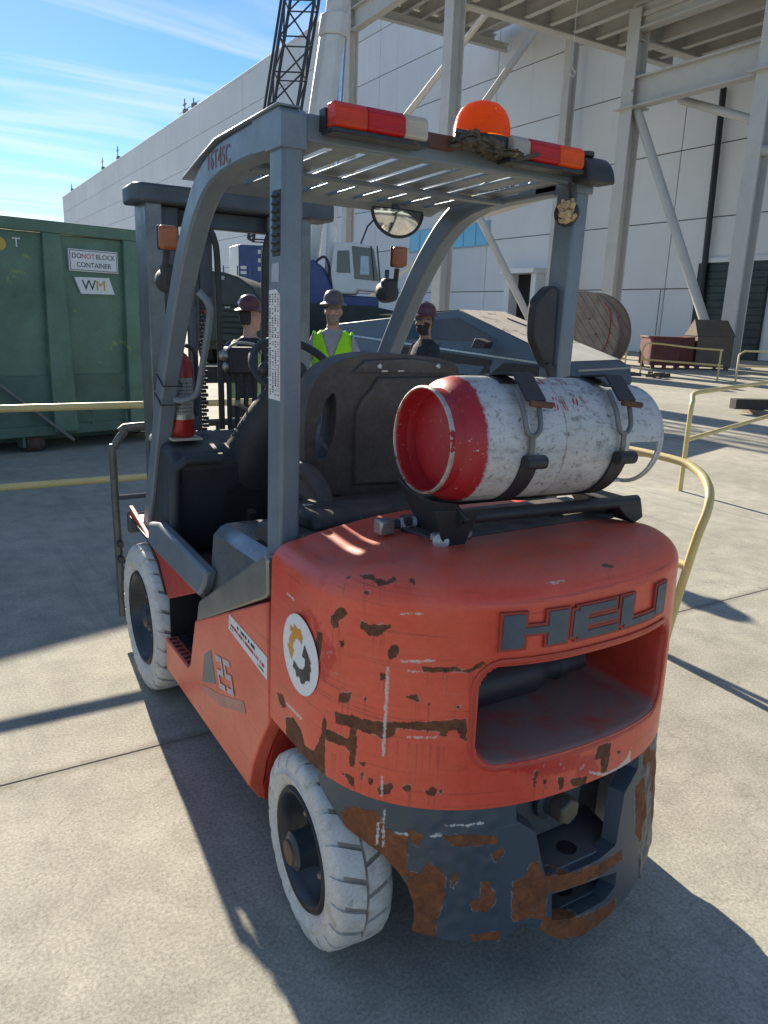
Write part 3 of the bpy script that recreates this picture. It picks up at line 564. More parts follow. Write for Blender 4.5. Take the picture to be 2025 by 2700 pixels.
for v_ in [g_ for g_ in ex['geom'] if isinstance(g_, bmesh.types.BMVert)]: v_.co = v_.co + Vector((-v_.co.x * .10, .04, 0))
bmesh.ops.recalc_face_normals(bm, faces=bm.faces); bm.to_mesh(me); bm.free(); me.set_sharp_from_angle(angle=R(50))
tag(BP, 'blue grey lower bumper flaking with orange rust')
HITCH = pm('hitch_steel', (.105, .112, .118), .6, .3, var=.3, chips=(.14, .06, .03), chip_at=.64, dust=(.15, .13, .12), dust_amt=.7)
for z in (.318, .192):
    MB().prism([(-.20, -.24, z), (.20, -.24, z), (.17, -.42, z), (.08, -.452, z), (-.08, -.452, z), (-.17, -.42, z)], (0, 0, .014)).build('hitch_plate', HITCH, BP, .003)
    MB().lathe([(.026, .0145), (.026, .0158), (.020, .0158)], (.012, -.405, z), n=24).build('pin_hole_shade', MATS['void_black'], BP)  # flat black disc, darkness of a pin hole painted on the plate
MB().prism([(-.23, -.30, .16), (.23, -.30, .16), (.23, -.30, .57), (-.23, -.30, .57)], (0, .03, 0)).build('hitch_back', HITCH, BP)
MB().prism([(-.19, -.30, .345), (.10, -.30, .345), (.12, -.30, .56), (-.20, -.30, .53)], (0, -.045, 0)).build('hitch_gusset', HITCH, BP, .004)
MB().lathe([(.055, 0), (.055, .012), (.047, .018), (.038, .018), (.036, .03)], (-.01, -.345, .452), (.1, -.99, -.05), 28).build('hitch_washer', HITCH, BP, smooth=40)
MB().lathe([(.034, .028), (.038, .032), (.038, .068), (.033, .074)], (-.01, -.345, .452), (.1, -.99, -.05), 6).build('hitch_bolt', pm('bolt_brass', (.15, .125, .09), .5, .3, var=.25), BP, .002)
# ---- chassis side panels, step wells, floor
def yz(x, pts): return [(x, y, z) for y, z in pts]
for sgn in (-1, 1):
    X = lambda v: v * sgn
    a0 = [(.372 - .012 * k, .22 + .0) for k in range(1)]
    side = [(1.27, .225), (1.27, .362), (.975, .362), (.945, .385), (.87, .585), (.215, .885), (.205, .53), (.235, .485), (.285, .41), (.335, .32), (.365, .225)]
    sp = MB().prism(yz(X(-.552), side), (X(.05), 0, 0)).build('side_panel', REDS, FL, .006)
    MB().prism([(X(-.548), 0, .224), (X(-.502), 0, .224), (X(-.492), 0, .168), (X(-.512), 0, .168)], (0, .86, 0)).build('sill_flange', REDS, sp, .003).location = (0, .375, 0)
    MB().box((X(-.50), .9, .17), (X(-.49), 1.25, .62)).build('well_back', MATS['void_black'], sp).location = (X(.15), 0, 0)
    MB().prism(yz(X(-.50), [(.21, .9), (.205, .53), (.285, .41), (.365, .225), (.37, .16), (.9, .16), (.9, .58), (.5, .8)]), (X(.12), 0, 0)).build('inner_frame', REDIN, sp)
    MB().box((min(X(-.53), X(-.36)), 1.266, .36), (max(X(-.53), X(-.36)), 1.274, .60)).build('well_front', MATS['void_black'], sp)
    st = MB().prism([(X(-.549), 1.262, .352), (X(-.549), .985, .352), (X(-.36), .985, .352), (X(-.36), 1.262, .352)], (0, 0, .008))
    stp = st.build('step_tread', STEPM, sp, .003)
    tb_ = None
    for i in range(7):
        for j in range(4):
            if tb_ is None: tb_ = o2 = MB().cbox((0, 0, 0), (.026, .010, .005)).build('tread_bar', STEPM, stp)
            else: o2 = tb_.copy(); COL.objects.link(o2); o2.parent = stp
            o2.location = (X(-.53 + j * .045), 1.01 + i * .038, .3625)
    fender = [(1.268, .525), (1.30, .545), (1.37, .612), (1.46, .665), (1.56, .692), (1.70, .70), (1.86, .715), (1.88, .765), (1.55, .70), (.865, .69)]
    MB().prism(yz(X(-.535), fender), (X(.02), 0, 0)).build('front_fender', REDIN, sp, .004)
    MB().prism([(X(-.54), 1.30, .53), (X(-.54), 1.40, .63), (X(-.54), 1.56, .692), (X(-.54), 1.86, .712), (X(-.54), 1.86, .722), (X(-.54), 1.55, .702), (X(-.54), 1.39, .642), (X(-.54), 1.285, .535)], (X(.22), 0, 0)).build('mud_guard', DARKST, sp)
    MB().prism(yz(X(-.54), [(1.535, .675), (.862, .675), (.80, .735), (.775, .79), (1.37, .812), (1.53, .775)]), (X(.045), 0, 0)).build('floor_beam', GUARD, FL, .012)
    tp = MB().prism(yz(X(-.548), [(.872, .575), (.86, .60), (.842, .655), (.825, .675), (.24, 1.012), (.226, 1.00), (.222, .90), (.24, .885)]), (X(.03), 0, 0)).build('trim_panel', TRIMM, FL, .007)
MB().box((-.49, .84, .62), (.49, 1.66, .645)).build('floor_plate', DARKST, FL)
MB().box((-.47, .9, .646), (.47, 1.38, .655)).build('floor_mat', RUBMAT, FL, .003)
MB().box((-.40, .25, .16), (.40, 1.85, .40)).build('chassis_frame', DARKST, FL, .01)
MB().box((-.36, 1.45, .20), (.36, 1.75, .44)).build('front_axle', DARKST, FL, .02)
MB().box((-.40, -.05, .20), (.40, .06, .32)).build('rear_axle', DARKST, FL, .015)
# hood in bare bluish steel with a bright chamfered edge
hp = [(.905, .66), (.842, .925), (.815, .95), (.22, .972), (.22, .62), (.6, .60)]
hd = MB().prism(yz(-.498, hp), (.996, 0, 0)).build('hood', HOODM, FL, .038, seg=1)
# ---- seat deck and seat
MB().prism(yz(-.46, [(.19, .975), (.55, .965), (.55, 1.0), (.50, 1.03), (.19, 1.06)]), (.92, 0, 0)).build('seat_deck', BLACKP, FL, .015)
MB().prism(yz(-.40, [(.24, 1.045), (.50, 1.03), (.52, 1.06), (.48, 1.085), (.27, 1.10), (.24, 1.085)]), (.80, 0, 0)).build('seat_tray', BLACKP, FL, .02)
seat = bpy.data.objects.new('seat', None); COL.objects.link(seat); seat.parent = FL; seat.location = (0, 0, 0); seat.empty_display_size = .1
def grow(o, n=2):
    s_ = o.modifiers.new('subsurf', 'SUBSURF'); s_.levels = n; s_.render_levels = n; return o
# backrest shell: rows of an outline lofted through the thickness (slightly dished, leaning back)
outb = [(-.17, 1.085), (-.10, 1.06), (.12, 1.055), (.22, 1.075), (.262, 1.15), (.272, 1.30), (.265, 1.42), (.235, 1.485), (.16, 1.512), (0, 1.527), (-.10, 1.522), (-.20, 1.49), (-.225, 1.43), (-.19, 1.33), (-.185, 1.2)]
def loft(mb, outline, layers):
    """layers: (y offset, inset scale)"""
    cx = sum(p[0] for p in outline) / len(outline); cz = sum(p[1] for p in outline) / len(outline); n = len(outline); o = len(mb.v)
    for yy, k in layers:
        for x, z in outline: mb.v.append((cx + (x - cx) * k, yy - (z - 1.1) * .16, cz + (z - cz) * k))
    for i in range(len(layers) - 1): mb.f += [(o + i * n + j, o + i * n + (j + 1) % n, o + (i + 1) * n + (j + 1) % n, o + (i + 1) * n + j) for j in range(n)]
    mb.f += [tuple(range(o + n - 1, o - 1, -1)), tuple(range(o + (len(layers) - 1) * n, o + len(layers) * n))]
outer = [(-.24, 1.115), (-.285, 1.18), (-.302, 1.27), (-.300, 1.37), (-.283, 1.435), (-.245, 1.482), (-.18, 1.512), (-.09, 1.526), (.05, 1.522), (.16, 1.512), (.235, 1.488), (.265, 1.42), (.272, 1.30), (.262, 1.15), (.22, 1.078), (.12, 1.055), (-.10, 1.058), (-.18, 1.075)]
holep = [(-.212, 1.405), (-.198, 1.36), (-.198, 1.27), (-.216, 1.21), (-.243, 1.195), (-.260, 1.245), (-.256, 1.32), (-.236, 1.385)]
def dense_loop(p, n): return [(q.x, q.z) for q in spl([(p[-1][0], 0, p[-1][1])] + [(x, 0, z) for x, z in p], n)[:-1]]
bm = bmesh.new(); sides = []
for yy in (.548, .650):
    rings_ = []
    for lp_ in (dense_loop(outer, 4), dense_loop(holep, 4)):
        vv = [bm.verts.new((x, yy - (z - 1.1) * .16, z)) for x, z in lp_]; rings_.append(vv)
    ed = [bm.edges.new((r_[i], r_[(i + 1) % len(r_)])) for r_ in rings_ for i in range(len(r_))]
    bmesh.ops.triangle_fill(bm, use_beauty=True, edges=ed); sides.append(rings_)
for r0, r1 in zip(*sides):
    for i in range(len(r0)): bm.faces.new((r0[i], r0[(i + 1) % len(r0)], r1[(i + 1) % len(r0)], r1[i]))
bmesh.ops.recalc_face_normals(bm, faces=bm.faces); mbk = bpy.data.meshes.new('backrest'); bm.to_mesh(mbk); bm.free(); mbk.materials.append(SEATM)
br = bpy.data.objects.new('backrest', mbk); COL.objects.link(br); br.parent = seat
bv = br.modifiers.new('bevel', 'BEVEL'); bv.width = .022; bv.segments = 4; bv.limit_method = 'ANGLE'; bv.angle_limit = R(50)
mbk.polygons.foreach_set('use_smooth', [True] * len(mbk.polygons)); mbk.set_sharp_from_angle(angle=R(60))
pan = [(-.115, 1.10), (.20, 1.085), (.235, 1.15), (.24, 1.40), (.20, 1.455), (-.07, 1.455), (-.09, 1.42), (-.12, 1.385), (-.135, 1.34)]
b_ = MB(); loft(b_, pan, [(.555, .985), (.538, .985), (.530, .965), (.529, .5)]); b_.build('back_panel', SEATM, br, .006)
b_ = MB(); loft(b_, [(-.16, 1.468), (.225, 1.462), (.20, 1.492), (.05, 1.512), (-.12, 1.505)], [(.56, 1.), (.538, 1.), (.534, .95), (.5335, .5)]); b_.build('back_cap', SEATM, br, .004)
for xx in (-.07, .15): MB().lathe([(.009, 0), (.009, .004), (.006, .006)], (xx, .473, 1.488), (0, -1, .1), 12).build('back_screw', STEEL, br)
for xx in (-.05, .01): MB().cbox((xx, .474, 1.473), (.022, .004, .004)).build('back_rivet', STEEL, br)
cs = MB(); 
cs.prism(yz(-.20, [(.56, 1.0), (1.0, 1.0), (1.03, 1.06), (1.01, 1.13), (.58, 1.12)]), (.40, 0, 0)); cs.build('cushion', SEATM, seat, .03)
hr = spl([(-.305, .62, 1.07), (-.325, .60, 1.10), (-.33, .56, 1.145), (-.31, .53, 1.165), (-.28, .50, 1.15), (-.265, .46, 1.10), (-.27, .44, 1.055)], 6)
MB().tube(hr, [.026, .027, .028] + [.03] * (len(hr) - 6) + [.034, .036, .034], 12).build('hip_restraint', SEATM, seat, smooth=60)
MB().tube(spl([(-.34, .40, 1.045), (-.36, .47, 1.10), (-.37, .55, 1.20), (-.36, .60, 1.27)], 5), .011, 8).build('belt', BLACKP, seat, smooth=True)
MB().cbox((-.345, .40, 1.07), (.03, .02, .05)).build('belt_buckle', STEEL, seat, .004)

# ---- dash and controls
DASH = pm('dash_plastic', (.030, .036, .044), .58, var=.22, vs_=5, grain=.1, gs=150, bmp=.2, dust=(.17, .15, .13), dust_amt=.55)
cowl = MB().prism(yz(-.49, [(1.68, .65), (1.40, .66), (1.37, .76), (1.335, .92), (1.30, 1.055), (1.335, 1.10), (1.50, 1.125), (1.68, 1.13)]), (.98, 0, 0)).build('dash', DASH, FL, .03, seg=3)
MB().prism([(-.28, 1.36, .67), (.18, 1.36, .67), (.18, 1.33, .98), (-.14, 1.325, 1.0), (-.26, 1.335, .93)], (0, -.012, 0)).build('knee_recess_shade', MATS['void_black'], cowl, .004)  # flat black sheet paints the darkness of the knee recess
MB().tube([(-.485, 1.332, .70), (-.485, 1.29, 1.04), (-.44, 1.275, 1.075), (-.30, 1.27, 1.075)], .022, 10).build('dash_edge', DASH, cowl, smooth=60)
sh = MB(); sh.tube(spl([(-.14, 1.42, 1.00), (-.13, 1.33, 1.12), (-.115, 1.22, 1.25), (-.105, 1.12, 1.36)], 4), [.13, .125, .12, .112, .105, .10, .095, .09, .085, .075, .068, .06, .055][:13], 14)
sh.build('steering_shroud', DASH, FL, smooth=60)
ax = Vector((.02, -.62, .78)).normalized(); ctr = Vector((-.095, 1.05, 1.437)); ux = Vector((1, 0, 0)); uy = ax.cross(ux).normalized(); ux = uy.cross(ax)
swo = MB().tube([ctr + (ux * math.cos(a) + uy * math.sin(a)) * .158 for a in [2 * math.pi * k / 40 for k in range(40)]], .0155, 10, True).build('steering_wheel', BLACKP, FL, smooth=60)
sp = MB()
for a in (R(90), R(210), R(330)): sp.bar(ctr - ax * .012, ctr + (ux * math.cos(a) + uy * math.sin(a)) * .153, .036, .012, ax)
sp.build('spokes', BLACKP, swo, .004)
MB().lathe([(.05, -.03), (.052, 0), (.046, .012), (.02, .016)], ctr, ax, 24).build('wheel_hub', BLACKP, swo, smooth=40)
MB().lathe([(.013, .01), (.013, .018), (.008, .018)], ctr, ax, 18).build('hub_badge', STEEL, swo)
kp = ctr + (ux * math.cos(R(200)) + uy * math.sin(R(200))) * .158
MB().lathe([(.008, .01), (.008, .03), (.02, .036), (.023, .05), (.019, .066), (.006, .07)], kp, ax, 16).build('spinner_knob', BLACKP, swo, smooth=60)
for i in range(3):
    lv = MB().tube([(.12 + i * .065, 1.36, 1.10), (.12 + i * .065, 1.30, 1.25), (.12 + i * .065, 1.25, 1.33)], .006, 8)
    lvo = lv.build('control_lever', STEEL, FL, smooth=True)
    MB().lathe([(.006, -.01), (.017, 0), (.019, .02), (.012, .034), (.003, .037)], (.12 + i * .065, 1.25, 1.33), (0, -.4, 1), 14).build('lever_knob', BLACKP, lvo, smooth=60)
MB().tube([(-.15, 1.33, 1.24), (-.21, 1.29, 1.275), (-.235, 1.275, 1.29)], [.007, .007, .012], 8).build('direction_lever', STEEL, FL, smooth=True)
bo = MB()
for q in ((-.10, 1.38, .78), (-.02, 1.37, .80), (.06, 1.37, .79)): bo.bar(q, (q[0], q[1] - .07, q[2] - .10), .05, .012)
bo.build('pedals', DARKST, FL, .003)
MB().tube([(-.21, 1.30, .66), (-.20, 1.24, .80), (-.20, 1.22, .86)], .02, 8).build('brake_lever', DARKST, FL, smooth=60)

# ---- overhead guard
pth = [(.30, 2.063), (.50, 2.060), (.66, 2.052), (.79, 2.025), (.89, 1.977), (.985, 1.90), (1.105, 1.77), (1.25, 1.57), (1.375, 1.375), (1.475, 1.18), (1.575, .97), (1.72, .68)]
og = bpy.data.objects.new('overhead_guard', None); COL.objects.link(og); og.parent = FL; og.empty_display_size = .1
for sgn in (-1, 1):
    p3 = spl([(sgn * .4745, y, z) for y, z in pth], 6)
    MB().sweep(p3, .065, .082, (1, 0, 0)).build('front_leg', GUARD, og, .008)
    MB().prism([(sgn * .446, .222, 2.06), (sgn * .446, .305, 2.06), (sgn * .446, .335, .98), (sgn * .446, .238, .98)], (sgn * .057, 0, 0)).build('rear_leg', GUARD, og, .008)
    MB().prism([(sgn * .442, .215, 2.015), (sgn * .442, .315, 2.015), (sgn * .442, .315, 2.02), (sgn * .442, .40, 2.022), (sgn * .442, .40, 2.104), (sgn * .442, .232, 2.104), (sgn * .442, .215, 2.09)], (sgn * .0675, 0, 0)).build('corner_plate', GUARD, og, .007)
    MB().prism([(sgn * .455, .225, 2.1045), (sgn * .455, .66, 2.097), (sgn * .455, .80, 2.071), (sgn * .455, .98, 2.034), (sgn * .455, .98, 2.039), (sgn * .455, .80, 2.078), (sgn * .455, .66, 2.104), (sgn * .455, .225, 2.110)], (sgn * .062, 0, 0)).build('roof_edge', GUARD, og, .002)
MB().box((-.442, .222, 2.035), (.442, .262, 2.098)).build('rear_beam', GUARD, og, .006)
MB().prism(yz(-.445, [(.90, 2.032), (.985, 2.008), (.99, 2.046), (.905, 2.066)]), (.89, 0, 0)).build('front_beam', GUARD, og, .006)
MB().box((-.445, .55, 2.012), (.445, .585, 2.026)).build('cross_bar', GUARD, og, .003)
nsl = 9
for i in range(nsl):
    x = -.395 + .79 * i / (nsl - 1)
    c0, c1 = Vector((x, .255, 2.045)), Vector((x, .93, 2.030))
    MB().bar(c0, c1, .067, .006, (.0, 0, 1)).build('roof_slat', GUARD, og, .001)
# rear lamps
def lamp(x0, order):
    h = MB().prism([(x0 - .006, .145, 2.049), (x0 + .266, .145, 2.049), (x0 + .266, .205, 2.049), (x0 - .006, .205, 2.049)], (0, 0, .012)).build('rear_lamp', DARKST, og, .003)
    MB().box((x0 - .004, .19, 2.06), (x0 + .264, .221, 2.108)).build('lamp_back', DARKST, h)
    x = x0
    for m_, wd in order:
        MB().prism([(x, .190, 2.062), (x, .146, 2.062), (x, .140, 2.070), (x, .142, 2.106), (x, .155, 2.118), (x, .190, 2.118)], (wd, 0, 0)).build('lamp_lens', m_, h, .004)
        x += wd + .0006
    return h
lamp(-.405, ((L_OR2, .086), (L_RED, .105), (L_WH, .066)))
lamp(.128, ((L_WH, .060), (L_RED, .108), (L_OR, .092)))
# beacon on its base, with a torn crust of grime below it
bc = MB().lathe([(.075, -.02), (.08, -.018), (.08, .012), (.07, .014)], (.088, .235, 2.10), n=32).build('beacon', BLACKP, og, smooth=40)
dome = [(.0785, .014), (.079, .024), (.0775, .044), (.072, .065), (.062, .083), (.046, .097), (.024, .105), (.002, .107)]
MB().lathe(dome, (.088, .235, 2.10), n=36, cap=False).build('beacon_dome', BEACON, bc, smooth=80)
MB().lathe([(.02, .014), (.02, .075), (.004, .078)], (.085, .235, 2.10), n=14).build('beacon_bulb', L_RED, bc, smooth=60)
cru = MB()
for i in range(110):
    a = random.random(); cx, cy, cz = -.02 + .21 * a, .165 + random.uniform(-.02, .03), 2.086 - .022 * a + random.uniform(-.012, .014) * (1.2 - a)
    cru.cbox((cx, cy, cz), (random.uniform(.015, .07), random.uniform(.012, .04), random.uniform(.003, .012)), Matrix.Rotation(random.uniform(-.5, .5), 3, 'Y') @ Matrix.Rotation(random.uniform(-3, 3), 3, 'Z'))
cru.build('grime_crust', pm('grime', (.085, .072, .055), .95, var=.5, vs_=30, bmp=.6), bc)
MB().box((-.125, .2, 2.066), (-.02, .226, 2.10)).build('lamp_bracket', pm('rusty_bracket', (.12, .045, .03), .6, .2, var=.3, chips=(.3, .12, .06), chip_at=.62), og, .003)
# right end cap, work light, decals and bolts on the right rail
cap_ = [(.42, .20, 2.03)] + [(.42 + 0 * k, .20 - .055 * math.sin(R(90 * k / 8)), 2.03 + .075 * math.cos(R(90 * k / 8)) + .0) for k in range(9)]
MB().prism([(.412, .21, 2.035)] + [(.412, .21 - .07 * math.sin(R(90 - 90 * k / 8)), 2.035 + .078 * math.cos(R(90 - 90 * k / 8))) for k in range(9)], (.108, 0, 0)).build('end_cap', BLACKP, og, .006)
MB().lathe([(.024, 0), (.024, .012), (.014, .014)], (.44, .19, 2.108), n=18).build('cap_plug', BLACKP, og, smooth=40)
wl = MB().lathe([(.012, -.012), (.034, -.01), (.038, .004), (.034, .018), (.028, .024)], (.425, .232, 1.955), (-.75, -.6, 0), 22).build('work_light', BLACKP, og, smooth=50)
mud = MB()
for i in range(34): mud.cbox((.395 + random.uniform(-.018, .018), .205 + random.uniform(-.018, .01), 1.955 + random.uniform(-.028, .028)), (random.uniform(.008, .024), random.uniform(.008, .02), random.uniform(.008, .02)), Matrix.Rotation(random.uniform(-3, 3), 3, 'X') @ Matrix.Rotation(random.uniform(-3, 3), 3, 'Z'))
mud.build('mud_nest', pm('dry_mud', (.50, .36, .20), .95, var=.3, vs_=40, bmp=.5), wl, .003)
MB().tube([(.42, .21, 1.985), (.405, .20, 2.0), (.395, .20, 2.035)], .006, 6).build('light_wire', DARKST, wl, smooth=True)
for y in (.36, .42, .78, .83, .88): MB().lathe([(.013, 0), (.014, .004), (.010, .009), (.002, .010)], (.4415, y, 2.055), (-1, 0, 0), 14).build('rail_bolt', STEEL, og, smooth=50)
dc = MB().box((.4395, .48, 2.038), (.4412, .70, 2.078)).build('rail_decal', LABELW, og)
for k in range(7): MB().box((.4385, .50 + k * .027, 2.062), (.4394, .519 + k * .027, 2.074)).build('pictogram', INK, dc)
MB().box((.4385, .705, 2.036), (.4412, .735, 2.08)).build('warning_patch', INKY, dc)
# half-round mirror under the front beam
nA = 26; MZ = 2.008
def half_disc(rx, rz, y0, dome):
    mb = MB()
    for i in range(7):
        q = i / 6
        for k in range(nA + 1):
            a = R(180 + 180 * k / nA); mb.v.append((.243 + rx * q * math.cos(a), y0 - dome * (1 - q * q), MZ + rz * q * math.sin(a)))
    mb.f = [(i * (nA + 1) + k, i * (nA + 1) + k + 1, (i + 1) * (nA + 1) + k + 1, (i + 1) * (nA + 1) + k) for i in range(6) for k in range(nA)]
    return mb
MM, mt_, mb_ = newmat('mirror_glass'); mb_.inputs['Metallic'].default_value = 1; mb_.inputs['Roughness'].default_value = .10; mt_.links.new(ramp(mt_, noise(mt_, coords(mt_), 26, 6, .7), .3, .7, (.55, .53, .5, 1), (.9, .89, .87, 1)), mb_.inputs['Base Color'])
mo = half_disc(.104, .088, .900, .022).build('mirror', MM, og, smooth=True)
MB().tube([(.243 + .106 * math.cos(R(180 + 180 * k / nA)), .901, MZ + .090 * math.sin(R(180 + 180 * k / nA))) for k in range(nA + 1)] + [(.243, .901, MZ + .002)], .006, 6, True).build('mirror_rim', BLACKP, mo, smooth=True)
half_disc(.106, .090, .908, -.012).build('mirror_back', BLACKP, mo, smooth=True)
MB().bar((.243, .93, 2.04), (.243, .905, 2.0), .03, .006, (0, 1, 0)).build('mirror_bracket', STEEL, mo)
# louvre, labels and fleet number on the left legs
lvr = MB().prism([(-.5045, .236, 1.772), (-.5045, .285, 1.772), (-.5045, .283, 1.925), (-.5045, .232, 1.925)], (.003, 0, 0)).build('louvre', BLACKP, og, .002)
for k in range(8): MB().cbox((-.507, .259, 1.786 + k * .018), (.006, .036, .006), Matrix.Rotation(R(30), 3, 'Y')).build('louvre_fin', BLACKP, lvr)
lbl = MB().prism([(-.5042, .238, 1.418), (-.5042, .312, 1.418), (-.5042, .306, 1.692), (-.5042, .262, 1.694), (-.5042, .240, 1.682)], (.0012, 0, 0)).build('safety_label', LABELW, og)
tl = MB(); tr_ = MB()
for c in range(4):
    for k in range(44):
        if random.random() < .8:
            z = 1.43 + k * .0058; (tr_ if c == 3 else tl).box((-.5049, .302 - c * .017 - .004 - .0022, z), (-.5043, .302 - c * .017 + .0, z + random.uniform(.002, .0046)))
tl.build('label_print', INK, lbl); tr_.build('label_print', INKR, lbl)
MB().prism([(-.5042, .245, 1.712), (-.5042, .29, 1.712), (-.5042, .288, 1.755), (-.5042, .243, 1.757)], (.001, 0, 0)).build('small_label', pm('label_pale', (.34, .38, .40), .5), og)
text_mesh('16T45C', 'fleet_number', pm('number_pink', (.20, .10, .11), .6, chips=(.08, .1, .12), chip_at=.6), og, (-.5078, .66, 2.051), (0, -1, -.02), (0, 0, 1), .07, .0006, sx=.85)
# black grab handle on the right rear leg
gh = spl([(.40, 0, 1.745), (.432, 0, 1.735), (.436, 0, 1.62), (.44, 0, 1.51), (.415, 0, 1.50), (.372, 0, 1.555), (.352, 0, 1.60), (.352, 0, 1.69), (.378, 0, 1.725), (.40, 0, 1.745)], 4)[:-1]
MB().prism([(p.x, .245, p.z) for p in gh], (0, .045, 0)).build('grab_handle', BLACKP, og, .012)
MB().tube(spl([(.41, .24, 1.51), (.42, .235, 1.475), (.43, .24, 1.44)], 4), .012, 8).build('handle_cable', BLACKP, og, smooth=True)
# lamps on the front legs
for sgn in (-1, 1):
    px = sgn * .50 if sgn > 0 else -.472
    fl = MB().lathe([(.03, -.03), (.042, -.025), (.045, .0), (.045, .03), (.04, .035)], (px - sgn * .01, 1.36, 1.74), (0, 1, 0), 22).build('head_lamp', BLACKP, og, smooth=50)
    MB().lathe([(.04, .034), (.03, .042), (.002, .046)], (px - sgn * .01, 1.36, 1.74), (0, 1, 0), 22).build('lamp_lens', L_WH, fl, smooth=60)
    MB().cbox((px - sgn * .012, 1.345, 1.75), (.07, .05, .095)).build('lamp_housing', BLACKP, fl, .015)
    am = MB().cbox((px + sgn * .005, 1.315, 1.885), (.07, .012, .085)).build('turn_signal', BLACKP, og, .01)
    MB().cbox((px + sgn * .005, 1.295, 1.885), (.068, .03, .082)).build('lamp_lens', pm('lens_brown', (.34, .10, .035), .35, var=.3), am, .012)
    MB().tube([(px + sgn * .005, 1.315, 1.84), (px + sgn * .01, 1.33, 1.79)], .012, 8).build('signal_stem', DARKST, am, smooth=True)
# grab rail and mount plate on the left front leg
MB().tube(spl([(-.435, 1.10, 1.70), (-.40, 1.10, 1.66), (-.385, 1.14, 1.60), (-.385, 1.25, 1.40), (-.39, 1.30, 1.325), (-.43, 1.33, 1.30), (-.455, 1.36, 1.30)], 5), .013, 10).build('entry_rail', GUARD, og, smooth=60)
for z, y in ((1.30, 1.40), (1.375, 1.36)): MB().tube([(-.51, y + .045, z + .02), (-.51, y - .045, z - .02), (-.44, y - .05, z - .02), (-.44, y + .04, z + .02)], .0035, 6, True).build('zip_tie', INK, og)

# ---- mast
mast = bpy.data.objects.new('mast', None); COL.objects.link(mast); mast.parent = FL; mast.empty_display_size = .1
MASTM = pm('mast_steel', (.065, .078, .090), .48, .25, var=.25, vs_=4, dust=(.28, .24, .2), dust_amt=.3, chips=(.13, .07, .045), chip_at=.68)
MASTO = pm('mast_outer', (.16, .175, .18), .40, .5, var=.3, vs_=5, chips=(.10, .07, .05), chip_at=.62)
for sgn in (-1, 1):
    X = lambda v: v * sgn * (.81 if sgn < 0 else 1)
    MB().prism([(X(-.42), 1.82, .10), (X(-.35), 1.82, .10), (X(-.35), 1.84, .10), (X(-.40), 1.84, .10), (X(-.40), 1.98, .10), (X(-.35), 1.98, .10), (X(-.35), 2.0, .10), (X(-.42), 2.0, .10)], (0, 0, 1.965)).build('outer_channel', MASTO, mast, .004)
    MB().prism([(X(-.345), 1.86, .14), (X(-.27), 1.86, .14), (X(-.27), 1.88, .14), (X(-.30), 1.88, .14), (X(-.30), 1.96, .14), (X(-.27), 1.96, .14), (X(-.27), 1.98, .14), (X(-.345), 1.98, .14)], (0, 0, 1.92)).build('inner_channel', MASTM, mast, .004)
    MB().lathe([(.032, 0), (.032, 1.1), (.022, 1.11), (.022, 1.86)], (X(-.235), 1.82, .18), n=16).build('lift_cylinder', MASTM, mast, smooth=40)
    ch = MB()
    for k in range(96):
        z = .35 + k * .0175; ch.cbox((X(-.175), 1.85, z), (.008 if k % 2 else .026, .014, .0145))
        ch.cbox((X(-.187), 1.85, z), (.006, .018, .016 if k % 2 else .010))
    ch.build('lift_chain', DARKST, mast)
    MB().tube(spl([(X(-.17), 1.80, 1.99), (X(-.135), 1.80, 1.94), (X(-.12), 1.80, 1.80), (X(-.115), 1.80, 1.2), (X(-.11), 1.80, .7)], 6), .014, 10).build('hose', BLACKP, mast, smooth=60)
    MB().tube([(X(-.36), 1.78, .55), (X(-.36), 1.35, .52)], .035, 12).build('tilt_cylinder', MASTM, mast, smooth=40)
dk = [(-.47, 2.07), (-.45, 2.10), (-.40, 2.135), (.40, 2.135), (.45, 2.11), (.47, 2.07)]
MB().prism([(-.47, 1.84, 2.062), (-.44, 1.79, 2.062), (.44, 1.79, 2.062), (.47, 1.84, 2.062), (.47, 2.0, 2.062), (-.47, 2.0, 2.062)], (0, 0, .075)).build('top_plate', MASTM, mast, .012)
MB().box((-.36, 1.90, 1.99), (.36, 1.96, 2.061)).build('top_tie', MASTM, mast, .006)
MB().box((-.36, 1.99, 1.30), (.36, 2.02, 1.38)).build('mid_tie', MASTM, mast, .006)
for sgn in (-1, 1): MB().box((sgn * .16 - .03, 1.84, 1.70), (sgn * .16 + .03, 1.86, 2.06)).build('tie_strap', MASTM, mast, .003)
# side-shift valve block with hoses seen through the mast
vb = MB().cbox((-.02, 1.80, 1.42), (.14, .10, .12)).build('valve_block', DARKST, mast, .012)
for q in ((-.10, 1.44), (-.085, 1.39)): MB().lathe([(.022, 0), (.026, .01), (.026, .05), (.014, .06)], (q[0] + .03, 1.79, q[1]), (-1, 0, .1), 14).build('solenoid', STEEL, vb, smooth=40)
MB().tube(spl([(-.09, 1.78, 1.47), (-.05, 1.77, 1.50), (.05, 1.77, 1.49), (.07, 1.78, 1.45)], 4), .006, 8).build('valve_handle', STEEL, vb, smooth=True)
for i in range(5): MB().tube(spl([(-.08 + .04 * i, 1.80, 1.37), (-.085 + .042 * i, 1.78, 1.28), (-.08 + .035 * i, 1.79, 1.10), (-.06 + .03 * i, 1.82, .8)], 5), .012, 8).build('valve_hose', BLACKP, vb, smooth=60)
